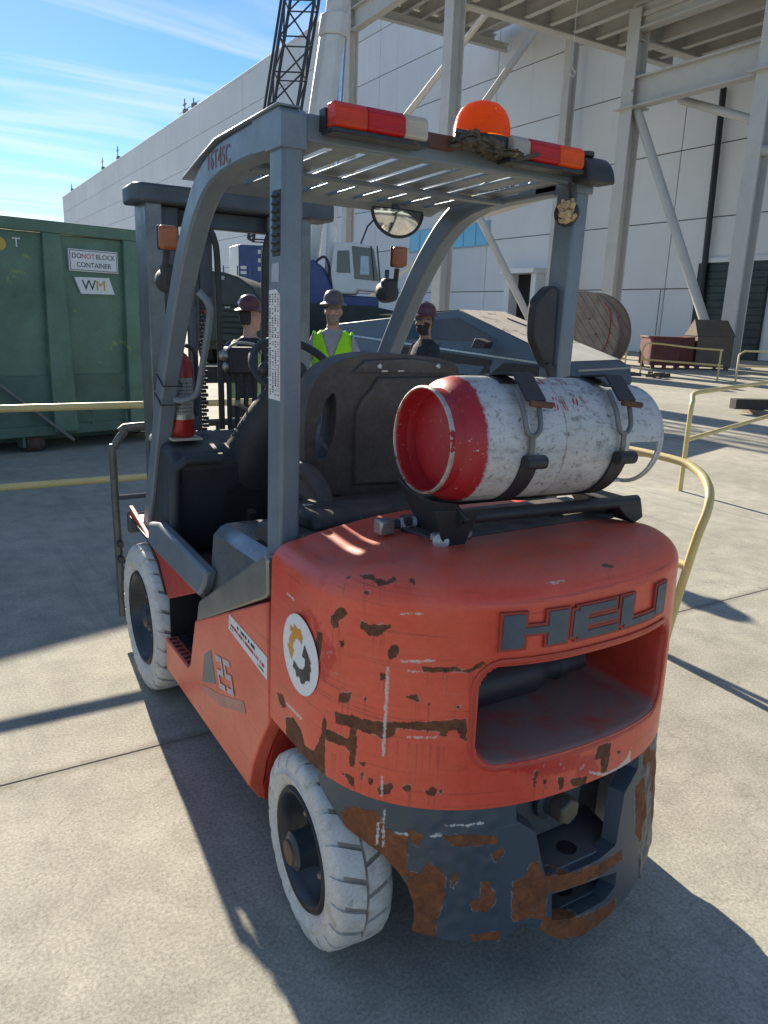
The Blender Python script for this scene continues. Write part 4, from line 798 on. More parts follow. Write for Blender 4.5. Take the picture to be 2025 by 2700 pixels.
# carriage, forks and tubular load backrest
MB().box((-.50, 2.06, .22), (.50, 2.10, .34)).build('carriage_bar', MASTM, mast, .008); MB().box((-.50, 2.06, .58), (.50, 2.10, .68)).build('carriage_bar', MASTM, mast, .008)
for sgn in (-1, 1):
    MB().prism(yz(sgn * .30 - .055, [(2.105, .05), (3.15, .04), (3.15, .05), (2.16, .095), (2.145, .70), (2.105, .70)]), (.11, 0, 0)).build('fork', DARKST, mast, .006)
lbp = [(-.523, 2.2, .11), (-.528, 2.2, .9), (-.515, 2.2, .985), (-.47, 2.2, 1.05), (-.40, 2.2, 1.078), (.40, 2.2, 1.078), (.47, 2.2, 1.05), (.515, 2.2, .985), (.528, 2.2, .9), (.523, 2.2, .11)]
bk = MB().tube(spl(lbp, 4), .019, 10).build('load_backrest', pm('tube_grey', (.11, .115, .115), .45, .4, var=.3, chips=(.05, .04, .035), chip_at=.6), mast, smooth=60)
for z in (.73, .40): MB().tube([(-.525, 2.2, z), (.525, 2.2, z)], .014, 8).build('backrest_rung', MASTM, bk, smooth=True)
for k in range(5): MB().tube([(-.36 + .18 * k, 2.2, .35), (-.36 + .18 * k, 2.2, 1.075)], .010, 8).build('backrest_bar', MASTM, bk, smooth=True)
for z in (.42, .50): MB().cbox((-.523, 2.17, z), (.03, .03, .03)).build('backrest_clamp', DARKST, bk, .004)

# ---- wheels
TYRE = None
def tyremat():
    m, t, b = newmat('white_tyre'); v = coords(t)
    c = mixc(t, ramp(t, noise(t, v, 7, 6, .65), .3, .7), (.50, .485, .45), (.70, .68, .635))
    c = mixc(t, math_(t, 'MULTIPLY', ramp(t, noise(t, v, 13, 8, .72, .5), .52, .68), .6), c, (.33, .25, .16))
    c = mixc(t, math_(t, 'MULTIPLY', ramp(t, noise(t, v, 33, 8, .72, .5), .60, .72), .5), c, (.16, .15, .145))
    c = mixc(t, 1., c, ramp(t, noise(t, v, 140, 3), .3, .7, (.88,) * 3 + (1,), (1.08,) * 3 + (1,)), 'MULTIPLY')
    t.links.new(c, b.inputs['Base Color']); b.inputs['Roughness'].default_value = .72; bump(t, b, noise(t, v, 60, 6, .7), .3, .003); return m
TYRE = tyremat(); GROOVE_SHADE = pm('groove_shade', (.30, .265, .215), .9, var=.3, vs_=20)  # darker than the tyre: shade between the lugs put into the colour
RIMM = pm('rim_paint', (.028, .036, .046), .36, .1, var=.2, dust=(.2, .17, .15), dust_amt=.2)
def wheel(name_loc, Ro, wd, rim_r, nl, ax, nut=False):
    """tyre built round local +Y... local X axis is the axle, outside at -X"""
    o = bpy.data.objects.new('wheel', None); COL.objects.link(o); o.parent = FL; o.location = name_loc; o.empty_display_size = .1
    hw = wd / 2; rb = Ro - .011
    prof = [(rim_r, -hw + .012), (rim_r + .012, -hw + .002), (rim_r + (rb - rim_r) * .35, -hw - .004), (rim_r + (rb - rim_r) * .42, -hw - .006), (rim_r + (rb - rim_r) * .47, -hw - .002), (rb - .03, -hw + .001), (rb - .008, -hw + .008), (rb, -hw + .022), (rb, hw - .022), (rb - .008, hw - .008), (rb - .03, hw - .001), (rim_r + .012, hw - .002), (rim_r, hw - .012)]
    ty = MB().lathe(prof, (0, 0, 0), (1, 0, 0), 96, cap=False).build('tyre', TYRE, o, smooth=50)
    lug = MB(); pit = 2 * math.pi / nl
    lp_ = [(.004, Ro), (hw * .45, Ro), (hw * .80, Ro - .004), (hw - .006, Ro - .014), (hw + .001, Ro - .034), (hw - .001, Ro - .058)]
    for side in (-1, 1):
        for k in range(nl):
            t0 = k * pit + (0 if side < 0 else pit / 2); jit = random.uniform(.96, 1.02); base = len(lug.v); nj = 4
            for d_ in (0, 1):
                for i, (xx, rr_) in enumerate(lp_):
                    f = xx / hw; sk = .45 * (1 - min(f, 1)) * pit; wdt = (.82 if i < 5 else .70) * pit * jit
                    for j in range(nj + 1):
                        a = t0 + sk + wdt * (j / nj - .5); r2 = (rr_ - (.0015 if j in (0, nj) else 0)) if d_ == 0 else min(rr_ - .004, rb - .004) - (.02 if i >= 4 else 0)
                        x2 = side * (xx if d_ == 0 else min(xx, hw - .012))
                        lug.v.append((x2, r2 * math.cos(a), r2 * math.sin(a)))
            nI = len(lp_); st = nI * (nj + 1)
            for i in range(nI - 1):
                for j in range(nj):
                    a = base + i * (nj + 1) + j; lug.f.append((a, a + 1, a + nj + 2, a + nj + 1))
                for j in (0, nj):
                    a = base + i * (nj + 1) + j; lug.f.append((a, a + nj + 1, a + nj + 1 + st, a + st))
            for i in (0, nI - 1):
                for j in range(nj):
                    a = base + i * (nj + 1) + j; lug.f.append((a, a + 1, a + 1 + st, a + st))
    lg = lug.build('tread_lugs', TYRE, ty, smooth=40); lg['kind'] = 'stuff'
    MB().lathe([(rb + .0008, -hw + .024), (rb + .0008, hw - .024)], (0, 0, 0), (1, 0, 0), 96, cap=False).build('tread_groove_shade', GROOVE_SHADE, ty, smooth=True)  # band that paints the groove shade under the lugs
    rm = MB().lathe([(rim_r + .002, -hw + .014), (rim_r - .004, -hw + .006), (rim_r - .014, -hw + .004), (rim_r - .022, -hw + .012), (rim_r - .026, -hw + .03), (rim_r * .78, -hw + .055), (rim_r * .70, -hw + .075), (rim_r * .45, -hw + .08), (.03, -hw + .08)], (0, 0, 0), (1, 0, 0), 56, cap=False).build('rim', RIMM, o, smooth=35)
    rg = MB().lathe([(rim_r + .001, -hw + .010), (rim_r - .006, -hw + .001), (rim_r - .014, -hw + .003)], (0, 0, 0), (1, 0, 0), 56, cap=False).build('lock_ring', pm('ring_black', (.014, .015, .017), .5), rm, smooth=50)
    if nut:
        MB().lathe([(.075, -hw + .085), (.075, -hw + .05), (.06, -hw + .045), (.045, -hw + .02), (.03, -hw + .018)], (0, 0, 0), (1, 0, 0), 28).build('hub', RIMM, o, smooth=35)
        for k in range(10):
            a = 2 * math.pi * k / 10
            MB().lathe([(.0105, -hw + .078), (.0105, -hw + .052), (.007, -hw + .046)], (0, .092 * math.cos(a), .092 * math.sin(a)), (1, 0, 0), 6).build('wheel_nut', pm('nut_worn', (.30, .24, .21), .5, .5, var=.35), o)
    else:
        hb = MB().lathe([(.062, -hw + .085), (.06, -hw + .05), (.05, -hw + .03), (.05, -hw - .012), (.04, -hw - .02), (.034, -hw - .022)], (0, 0, 0), (1, 0, 0), 28).build('hub', RIMM, o, smooth=35)
        MB().lathe([(.036, -hw - .018), (.032, -hw - .028), (.016, -hw - .03)], (0, 0, 0), (1, 0, 0), 20).build('hub_cap', pm('cap_rust', (.13, .08, .05), .6, .4, var=.4), hb, smooth=35)
        for k in range(5):
            a = 2 * math.pi * k / 5 + .5
            MB().lathe([(.012, -hw + .08), (.012, -hw + .055), (.007, -hw + .048)], (0, .085 * math.cos(a), .085 * math.sin(a)), (1, 0, 0), 6).build('wheel_nut', pm('nut_worn', (.30, .24, .21), .5, .5, var=.35), o)
    return o
wl_ = wheel((-.475, 0, .257), .257, .162, .164, 20, 1); wl_.rotation_euler = (.1, 0, R(-2.9))
wr_ = wheel((.475, 0, .257), .257, .162, .164, 20, 1); wr_.rotation_euler = (.4, 0, R(180 - 2.9))
wf_ = wheel((-.483, 1.611, .324), .324, .178, .206, 24, 1, True); wf_.rotation_euler = (.2, 0, 0)
wg_ = wheel((.483, 1.611, .324), .324, .178, .206, 24, 1, True); wg_.rotation_euler = (.5, 0, R(180))

# ---- sticker strip and model badge on the left flank
stp2 = MB().prism([(-.5545, .505, .760), (-.5545, .235, .735), (-.5545, .232, .655), (-.5545, .50, .695)], (.0012, 0, 0))
stp2.v = []; stp2.f = []
q4 = [(.512, .742), (.212, .724), (.214, .655), (.518, .692)]
stp2.prism(yz(-.5535, q4), (.0012, 0, 0)); so = stp2.build('strip_sticker', LABELW, FL)
def onq(u, v):
    a = Vector((0, *q4[0])).lerp(Vector((0, *q4[1])), u); b = Vector((0, *q4[3])).lerp(Vector((0, *q4[2])), u); p = a.lerp(b, v); return p.y, p.z
for (v0, v1, u0, u1, m_) in ((.17, .34, .24, .70, INK), (.48, .64, .06, .93, INKR), (.77, .85, .05, .12, INK), (.77, .85, .78, .92, INK)):
    mb = MB(); u = u0
    while u < u1:
        du = random.uniform(.004, .012)
        if random.random() < .85:
            pts_ = [onq(u, v0), onq(u + du, v0), onq(u + du, v1), onq(u, v1)]
            mb.prism(yz(-.5542, pts_), (.0006, 0, 0))
        u += du + .006
    mb.build('sticker_print', m_, so)
bd = MB().prism(yz(-.5533, [(.80, .385), (.77, .50), (.70, .545), (.655, .44)]), (.0011, 0, 0)).build('badge', pm('badge_grey', (.17, .175, .165), .5, var=.15), FL)
MB().prism(yz(-.5533, [(.80, .350), (.80, .372), (.62, .420), (.40, .500), (.38, .470), (.60, .385)]), (.001, 0, 0)).build('badge_stripe', pm('badge_pale', (.45, .20, .16), .5, var=.2), bd)
BW = pm('badge_white', (.50, .46, .44), .5, var=.15)
def digit(segs, y0, z0):
    mb = MB()
    for i_, (a0, b0, a1, b1) in enumerate(segs):      # rectangles in a unit cell (u right, v up), sheared like the flank badge
        q_ = [(a0, b0), (a1, b0), (a1, b1), (a0, b1)]
        mb.prism([(-.5542 - .0003 * i_, y0 - .060 * u_ + .045 * v_, z0 + .100 * v_ + .014 * u_) for u_, v_ in q_], (.0008, 0, 0))
    return mb.build('badge_digit', BW, FL)
digit([(0, .82, 1, 1), (.76, .5, 1, .84), (0, .42, 1, .58), (0, .14, .24, .46), (0, 0, 1, .17)], .612, .447)
digit([(0, .82, 1, 1), (0, .5, .24, .84), (0, .42, 1, .58), (.76, .14, 1, .46), (0, 0, 1, .17)], .535, .466)
# loose plug, coupling and bolts on the top of the counterweight
MB().lathe([(.018, 0), (.018, .006), (.012, .010)], (-.385, .14, 1.062), n=18).build('filler_plug', STEEL, FL, smooth=40)
# ---- gas bottle cradle (part of the forklift)
cr_ = bpy.data.objects.new('bottle_cradle', None); COL.objects.link(cr_); cr_.parent = FL; cr_.empty_display_size = .1
TA = Vector((math.cos(-.02), math.sin(-.02), -.024)).normalized(); TP = Vector((-.292, -.101, 1.358))
bpl_ = [(-.27, .02, 1.104), (-.25, -.09, 1.104), (-.20, -.135, 1.104), (.36, -.135, 1.104), (.405, -.10, 1.104), (.405, .10, 1.104), (-.20, .12, 1.104)]
MB().prism(bpl_, (0, 0, .009)).build('base_plate', pm('plate_dusty', (.04, .042, .047), .55, .3, dust=(.20, .165, .145), dust_amt=.85), cr_, .004)
# curved end plate under the left foot ring
ep = [(-.30, .06, 1.225), (-.30, .0, 1.205), (-.30, -.06, 1.198), (-.30, -.12, 1.20), (-.30, -.20, 1.215), (-.30, -.235, 1.19), (-.29, -.19, 1.14), (-.275, -.135, 1.09), (-.275, -.07, 1.09), (-.285, -.02, 1.12)]
MB().prism([(x + .06, y + .02, z + .002) for x, y, z in ep], (.008, 0, 0)).build('end_plate', DARKST, cr_, .002)
MB().prism([(-.30, -.185, 1.205), (-.18, -.20, 1.20), (-.20, -.17, 1.10), (-.25, -.165, 1.095)], (0, .008, 0)).build('front_gusset', DARKST, cr_, .002)
MB().tube([(-.22, -.175, 1.178), (.395, -.175, 1.162)], .017, 12).build('cradle_tube', DARKST, cr_, smooth=60)
MB().tube([(-.22, .0, 1.178), (.395, .0, 1.162)], .017, 12).build('cradle_tube', DARKST, cr_, smooth=60)
MB().prism([(.30, -.19, 1.165), (.40, -.19, 1.165), (.415, -.19, 1.115), (.38, -.19, 1.10), (.34, -.19, 1.125)], (0, .19, 0)).build('swivel_bracket', DARKST, cr_, .004)
MB().lathe([(.06, 0), (.06, .01), (.035, .012), (.035, .05)], (.35, -.09, 1.112), n=24).build('swivel_post', DARKST, cr_, smooth=40)
for q in ((-.245, -.12), (-.16, -.125), (.37, -.12)): MB().lathe([(.016, 0), (.016, .014), (.010, .016)], (q[0], q[1], 1.113), n=6).build('plate_bolt', pm('zinc', (.40, .40, .39), .45, .6, var=.12), cr_)
MB().lathe([(.017, 0), (.020, .004), (.020, .03), (.013, .034)], (-.245, -.14, 1.118), (-.6, -.75, .1), 20).build('pivot_bolt', pm('zinc', (.40, .40, .39), .45, .6, var=.12), cr_, smooth=40)
MB().cbox((-.31, .02, 1.118), (.045, .04, .04)).build('coupler', STEEL, cr_, .006)
MB().tube([(-.295, .02, 1.12), (-.25, .01, 1.125), (-.20, .005, 1.125), (-.17, .02, 1.125)], .0135, 12).build('gas_hose', BLACKP, cr_, smooth=60)
MB().tube([(-.27, .0145, 1.123), (-.225, .0075, 1.125)], .0142, 12).build('hose_label', pm('hose_tag', (.42, .45, .5), .5, chips=(.08, .08, .1), chip_at=.55, chip_scale=60), cr_, smooth=60)
MB().lathe([(.02, 0), (.02, .004), (.008, .006)], (.10, -.17, 1.15), (0, 0, -1), 12).build('tube_nut', DARKST, cr_)
# straps with overcentre clamps
uz = Vector((0, 0, 1)); uyv = TA.cross(uz).normalized() * -1; uzv = uyv.cross(TA).normalized() * -1
if uzv.z < 0: uzv = -uzv
def ring_pt(s, a, r): return TP + TA * s + (uyv * math.cos(a) + uzv * math.sin(a)) * r   # uyv ~ -Y or +Y
bk_ = uyv if uyv.y > 0 else -uyv
def rp(s, ang, r):                              # ang: 0 = rear (-Y), 90 = top, 180 = front, 270 = bottom
    a = R(ang); return TP + TA * s + (-bk_ * math.cos(a) + uzv * math.sin(a)) * r
def band(mb, s, a0, a1, wd, r, th_, n=30):
    o = len(mb.v)
    for k in range(n + 1):
        a = a0 + (a1 - a0) * k / n
        for ds, rr in ((-wd / 2, r), (wd / 2, r), (wd / 2, r + th_), (-wd / 2, r + th_)): mb.v.append(tuple(rp(s + ds, a, rr)))
    for k in range(n): mb.f += [(o + k * 4 + j, o + k * 4 + (j + 1) % 4, o + (k + 1) * 4 + (j + 1) % 4, o + (k + 1) * 4 + j) for j in range(4)]
    mb.f += [(o, o + 1, o + 2, o + 3), tuple(o + n * 4 + j for j in (3, 2, 1, 0))]
for s in (.19, .487):
    mb = MB(); band(mb, s + .008, 66, 200, .05, .1525, .004); st1 = mb.build('strap', DARKST, cr_, smooth=30)
    mb = MB(); band(mb, s + .018, -80, -10, .05, .1525, .005, 16); mb.build('strap', DARKST, cr_, smooth=30)
    a, b, c = rp(s + .012, 86, .158), rp(s + .016, 60, .192), rp(s + .022, 36, .184)
    mb = MB(); mb.sweep([a, b, c], .058, .006, TA); mb.build('clamp_lever', DARKST, st1, .002)
    lk = [rp(s - .016, 48, .176), rp(s - .015, 30, .172), rp(s - .012, 18, .168), rp(s - .004, 12, .165), rp(s + .012, 10, .164), rp(s + .026, 13, .166), rp(s + .033, 20, .168), rp(s + .036, 34, .172)]
    LINKM = pm('link_steel', (.17, .17, .165), .5, .5, var=.3)
    MB().tube(spl(lk, 3), .0062, 8).build('clamp_link', LINKM, st1, smooth=60)
    MB().sweep([rp(s + .008, 11, .166), rp(s + .010, 0, .163), rp(s + .012, -8, .160)], .014, .006, TA).build('clamp_bar', LINKM, st1)
    MB().tube([rp(s + .0, 34, .186), rp(s + .062, 32, .186)], .0075, 8).build('clamp_pin', pm('rust_pin', (.12, .055, .03), .8, var=.4), st1, smooth=True)
    mb = MB(); mb.tube([rp(s - .008, -11, .168), rp(s + .05, -11, .168)], .0165, 14); mb.build('strap_hinge', DARKST, st1, smooth=40)

# ---- gas bottle (a thing of its own: it lifts out of the cradle)
def tankmat():
    m, t, b = newmat('gas_bottle_paint'); v = coords(t); sp_ = N(t, 'ShaderNodeSeparateXYZ'); t.links.new(v, sp_.inputs[0])
    mpn = N(t, 'ShaderNodeMapping'); mpn.inputs['Scale'].default_value = (1.6, 3.2, 3.2); t.links.new(v, mpn.inputs[0])
    n0 = noise(t, v, 5, 6, .6); n1 = noise(t, mpn.outputs[0], 17, 9, .78, .3); n2 = noise(t, v, 55, 8, .75); n3 = noise(t, v, 150, 4, .7)
    wh = mixc(t, n0, (.44, .43, .41), (.64, .63, .605))
    den = ramp(t, noise(t, v, 3.2, 5, .6, .4), .35, .65)
    wh = mixc(t, math_(t, 'MULTIPLY', math_(t, 'MULTIPLY', ramp(t, n1, .52, .60), den), .75), wh, (.15, .145, .14))
    wh = mixc(t, math_(t, 'MULTIPLY', ramp(t, n2, .575, .63), .85), wh, (.075, .066, .058))
    wh = mixc(t, math_(t, 'MULTIPLY', ramp(t, noise(t, v, 9, 8, .7), .62, .72), .5), wh, (.33, .25, .17))
    mps = N(t, 'ShaderNodeMapping'); mps.inputs['Scale'].default_value = (.9, 9, 9); t.links.new(v, mps.inputs[0])
    wh = mixc(t, math_(t, 'MULTIPLY', ramp(t, noise(t, mps.outputs[0], 3.0, 9, .75, .3), .52, .70), .55), wh, (.20, .19, .18))
    rd = mixc(t, n0, (.30, .012, .018), (.44, .018, .022))
    rd = mixc(t, ramp(t, noise(t, v, 75, 6, .78, .4), .635, .66), rd, (.62, .52, .48)); rd = mixc(t, math_(t, 'MULTIPLY', ramp(t, n1, .60, .7), .4), rd, (.10, .01, .012))
    f = ramp(t, math_(t, 'ADD', sp_.outputs[0], math_(t, 'ADD', math_(t, 'MULTIPLY', math_(t, 'SUBTRACT', n2, .5), .035), math_(t, 'MULTIPLY', math_(t, 'SUBTRACT', n0, .5), .03))), .082, .088)
    c = mixc(t, f, rd, wh)
    # weld seam round the middle
    d = math_(t, 'ABSOLUTE', math_(t, 'SUBTRACT', math_(t, 'ADD', sp_.outputs[0], math_(t, 'MULTIPLY', math_(t, 'SUBTRACT', n2, .5), .008)), .316))
    c = mixc(t, math_(t, 'MULTIPLY', ramp(t, d, .0015, .004, (1, 1, 1, 1), (0, 0, 0, 1)), ramp(t, n1, .4, .55)), c, (.20, .11, .06))
    t.links.new(c, b.inputs['Base Color']); b.inputs['Roughness'].default_value = .42; bump(t, b, math_(t, 'ADD', n2, n3), .18, .002); return m
TANKM = tankmat()
tk = thing('gas_bottle', TP, 'scratched white and red steel gas bottle strapped lying behind the forklift seat', 'gas bottle')
tk.rotation_euler = TA.to_track_quat('X', 'Z').to_euler()
prof = [(.003, .072), (.06, .070), (.095, .062), (.118, .046), (.121, .03), (.122, .045), (.135, .066), (.146, .088), (.151, .115), (.152, .15)]
body = [(.002, .040), (.05, .042), (.09, .048), (.114, .056), (.116, .044), (.119, .034), (.132, .046), (.145, .064), (.151, .088), (.152, .12), (.152, .312), (.1535, .314), (.1535, .318), (.152, .320), (.152, .46), (.149, .495), (.140, .522), (.122, .545), (.09, .562), (.04, .569), (.003, .57)]
MB().lathe(body, (0, 0, 0), (1, 0, 0), 72).build('shell', TANKM, tk, smooth=50)
fr = [(.1185, .046), (.1195, .01), (.1205, .003), (.1245, .001), (.1275, .006), (.1265, .014), (.1235, .026), (.1245, .045)]
MB().lathe(fr, (0, 0, 0), (1, 0, 0), 72, cap=False).build('foot_ring', TANKM, tk, smooth=60)
MB().lathe([(.1205, .004), (.1225, -.0015), (.1255, -.0008), (.1282, .004), (.1282, .008), (.1275, .0075)], (0, 0, 0), (1, 0, 0), 72, cap=False).build('foot_rim', pm('rim_worn', (.40, .37, .33), .5, .5, var=.4, vs_=20, chips=(.30, .02, .025), chip_at=.55, chip_scale=26), tk, smooth=60)
# collar with hand opening: open shell with a window
col = MB(); na = 72; rr0, rr1 = .128, .133
def colv(a, s, r): return (s, r * math.cos(a), r * math.sin(a))
ang = [2 * math.pi * k / na for k in range(na)]
ssx = [.515, .54, .555, .57, .59, .61, .63, .648, .662, .675]
def opened(k, i):      # window facing rear-below (towards -Y, -Z) and a second one opposite
    a = math.degrees(ang[k]) % 360
    return (178 < a < 258 and .555 <= ssx[i] < .655) or (20 < a < 100 and .555 <= ssx[i] < .655)
for i in range(len(ssx) - 1):
    for k in range(na):
        if opened(k, i): continue
        a, b = ang[k], ang[(k + 1) % na]; o = len(col.v)
        col.v += [colv(a, ssx[i], rr1), colv(b, ssx[i], rr1), colv(b, ssx[i + 1], rr1), colv(a, ssx[i + 1], rr1), colv(a, ssx[i], rr0), colv(b, ssx[i], rr0), colv(b, ssx[i + 1], rr0), colv(a, ssx[i + 1], rr0)]
        col.f += [(o, o + 1, o + 2, o + 3), (o + 7, o + 6, o + 5, o + 4), (o, o + 4, o + 5, o + 1), (o + 2, o + 6, o + 7, o + 3), (o + 1, o + 5, o + 6, o + 2), (o, o + 3, o + 7, o + 4)]
co = col.build('collar', TANKM, tk, recalc=False)
bm = bmesh.new(); bm.from_mesh(co.data); bmesh.ops.remove_doubles(bm, verts=bm.verts, dist=1e-5); bm.to_mesh(co.data); bm.free()
MB().tube([(.675, .1305 * math.cos(a), .1305 * math.sin(a)) for a in ang], .0055, 8, True).build('collar_rim', TANKM, tk, smooth=60)
MB().lathe([(.02, 0), (.02, .05), (.03, .055), (.03, .075), (.012, .08)], (.565, 0, 0), (1, 0, 0), 18).build('valve', pm('brass', (.45, .31, .12), .4, .8), tk, smooth=40)
# faint red stencil marks
for a0, s0, wds in ((42, .265, (.006, .010, .008, .012, .006)), (74, .26, (.008, .014, .01, .012))):
    mb = MB(); s = s0
    for k, wd in enumerate(wds):
        for j in range(2):
            o = len(mb.v)
            for q in range(5):
                aa = R(a0 - 9 + 16 * q / 4 + random.uniform(-.6, .6)); off = .010 * (q / 4) * (1 if k % 2 else -.4)
                for ds in (0, wd * .45): mb.v.append((s + ds + off + j * wd * .9, -.1526 * math.cos(aa), .1526 * math.sin(aa)))
            mb.f += [(o + 2 * q, o + 2 * q + 1, o + 2 * q + 3, o + 2 * q + 2) for q in range(4)]
        s += wd * 2.2 + .012
    mb.build('stencil', pm('stencil_red', (.40, .03, .05), .6, chips=(.55, .54, .52), chip_at=.50, chip_scale=50), tk)

# ---- fire extinguisher on the left front leg
fe = thing('fire_extinguisher', (-.45, 1.45, 1.113), 'red fire extinguisher strapped beside the left front leg of the guard', 'extinguisher')
FER = pm('extinguisher_red', (.36, .018, .016), .3, var=.15)
MB().lathe([(.042, 0), (.046, .006), (.046, .27), (.040, .30), (.022, .325), (.014, .33), (.014, .345)], (0, 0, 0), n=28).build('cylinder', FER, fe, smooth=45)
lb = MB(); o = 0
for k in range(13):
    a = R(-150 + 110 * k / 12)
    lb.v += [(.0467 * math.cos(a), .0467 * math.sin(a), .09), (.0467 * math.cos(a), .0467 * math.sin(a), .235)]
lb.f = [(2 * k, 2 * k + 2, 2 * k + 3, 2 * k + 1) for k in range(12)]
lbo = lb.build('label_sheet', pm('label_grey', (.30, .31, .30), .5), fe, recalc=False)
pb = MB()
for j in range(9):
    for k in range(10):
        a0, a1 = R(-146 + 10 * k), R(-146 + 10 * k + random.uniform(4, 8)); z = .10 + j * .014
        pb.add([(.0470 * math.cos(a0), .0470 * math.sin(a0), z), (.0470 * math.cos(a1), .0470 * math.sin(a1), z), (.0470 * math.cos(a1), .0470 * math.sin(a1), z + .005), (.0470 * math.cos(a0), .0470 * math.sin(a0), z + .005)], [(0, 1, 2, 3)])
pb.build('label_print', INK, lbo, recalc=False)
MB().cbox((0, 0, .365), (.03, .03, .04)).build('valve_head', STEEL, fe, .004); MB().bar((0, .0, .385), (-.06, -.03, .40), .018, .006).build('lever', STEEL, fe)
MB().bar((0, 0, .37), (-.06, -.03, .365), .016, .006).build('lever', BLACKP, fe); MB().lathe([(.016, 0), (.016, .014)], (-.02, -.02, .36), (-.5, -.85, 0), 16).build('gauge', STEEL, fe)
MB().tube(spl([(.02, 0, .36), (.055, -.01, .33), (.06, -.01, .2), (.055, -.01, .08)], 5), .008, 8).build('discharge_hose', BLACKP, fe, smooth=60)
MB().cbox((-.01, -.03, .43), (.03, .004, .05), Matrix.Rotation(.3, 3, 'Y')).build('inspection_tag', pm('tag_blue', (.12, .22, .42), .5), fe)
MB().lathe([(.048, .29), (.048, .31)], (0, 0, -.22), n=24, cap=False).build('band', STEEL, fe)
MB().box((-.46, 1.39, 1.1315), (-.34, 1.50, 1.140)).build('bottle_tray', pm('tray_cream', (.5, .45, .36), .6), FL)
fe.location = (-.40, 1.455, 1.142)
# ================================================================== FACTORY HALL
def wallmat():
    m, t, b = newmat('wall_paint'); v = N(t, 'ShaderNodeNewGeometry').outputs['Position']
    c = mixc(t, ramp(t, noise(t, v, .12, 6, .6), .3, .7), (.64, .665, .69), (.74, .755, .77))
    mpn = N(t, 'ShaderNodeMapping'); mpn.inputs['Scale'].default_value = (1.2, 1.2, .05); t.links.new(v, mpn.inputs[0])
    c = mixc(t, math_(t, 'MULTIPLY', ramp(t, noise(t, mpn.outputs[0], 1.0, 7, .68), .54, .74), .35), c, (.50, .49, .47))
    oi = N(t, 'ShaderNodeObjectInfo'); c = mixc(t, 1., c, ramp(t, oi.outputs['Random'], 0, 1, (.94, .94, .94, 1), (1.03, 1.03, 1.03, 1)), 'MULTIPLY')
    t.links.new(c, b.inputs['Base Color']); b.inputs['Roughness'].default_value = .7; bump(t, b, noise(t, v, 1.1, 5), .15, .05); return m
WALLM = wallmat()
JOINT = pm('wall_joint', (.16, .17, .18), .8)
fac = thing('factory_building', (37.6, 0, 0), 'huge white factory hall with flat panelled wall behind the steel canopy', 'building')
MB().box((.10, -21.8, 0), (60, 239, 30.55)).build('wall_core', JOINT, fac)
PH, PW = 3.83, 17.4
pnl = MB().box((0, .03, .03), (.10, PW - .03, PH - .03)).build('wall_panel', WALLM, fac, .02); first = True
for r_ in range(8):
    for c_ in range(15):
        o = pnl if first else pnl.copy()
        if not first: COL.objects.link(o)
        first = False; o.parent = fac; o.location = (0, -21.9 + PW * c_, PH * r_)
MB().box((-.05, -21.9, 30.62), (60, 239.2, 30.95)).build('roof_coping', WALLM, fac, .03)
DOORM = pm('door_dark', (.012, .028, .030), .45, var=.2, vs_=.6)
dr = MB().box((-.16, 23.6, 0), (-.02, 28.0, 5.2)).build('roller_door', DOORM, fac)
for k in range(13): MB().box((-.20, 23.62, .06 + .39 * k), (-.165, 27.98, .40 + .39 * k)).build('door_slat', DOORM, dr, .03)
MB().box((-.24, 23.5, 5.2), (-.03, 28.1, 5.45)).build('door_frame', WALLM, dr)
d2 = MB().box((-.06, 41.3, 0), (-.02, 43.6, 5.0)).build('side_door', MATS['void_black'], fac)
MB().box((-1.3, 40.7, 5.0), (0, 44.3, 5.35)).build('door_hood', WALLM, d2, .03); MB().box((-.9, 43.6, 0), (0, 44.2, 5.0)).build('door_jamb', WALLM, d2, .02); MB().box((-.9, 40.8, 0), (0, 41.3, 5.0)).build('door_jamb', WALLM, d2, .02)
GLB = pm('window_blue', (.07, .38, .62), .12, var=.1, vs_=.5, spec=.8)
FRW = pm('window_frame', (.30, .40, .46), .5)
wf = MB().box((-.05, 47.4, 7.25), (-.01, 58.8, 9.15)).build('window_strip', FRW, fac)
for k in range(7): MB().box((-.09, 47.55 + 1.6 * k, 7.36), (-.055, 47.55 + 1.6 * k + 1.5, 9.05)).build('window_pane', GLB, wf)
MB().tube([(-.35, 27.75, 14.2), (-.35, 27.3, 0)], .17, 10).build('downpipe', pm('pipe_black', (.015, .018, .02), .5), fac, smooth=60)
MB().tube([(-.22, 30.4, 0), (-.22, 30.4, 3.83)], .03, 6).build('conduit', JOINT, fac)
for (y, zt) in ((125.2, 33.2), (120.8, 32.4), (186.3, 33.6), (171.4, 33.6), (225.7, 32.9)):
    an = MB().tube([(.3, y, 30.9), (.3, y, zt)], .09, 6).build('roof_antenna', JOINT, fac)
    MB().box((.1, y - .5, 31.1), (.7, y + .5, 31.7)).build('antenna_box', JOINT, an)
    MB().box((.2, y - .7, zt - .9), (.4, y + .7, zt - .75)).build('antenna_arm', JOINT, an)
MB().tube([(.2, 118, 31.5), (.2, 128, 31.5)], .06, 6).build('roof_rail', JOINT, fac)

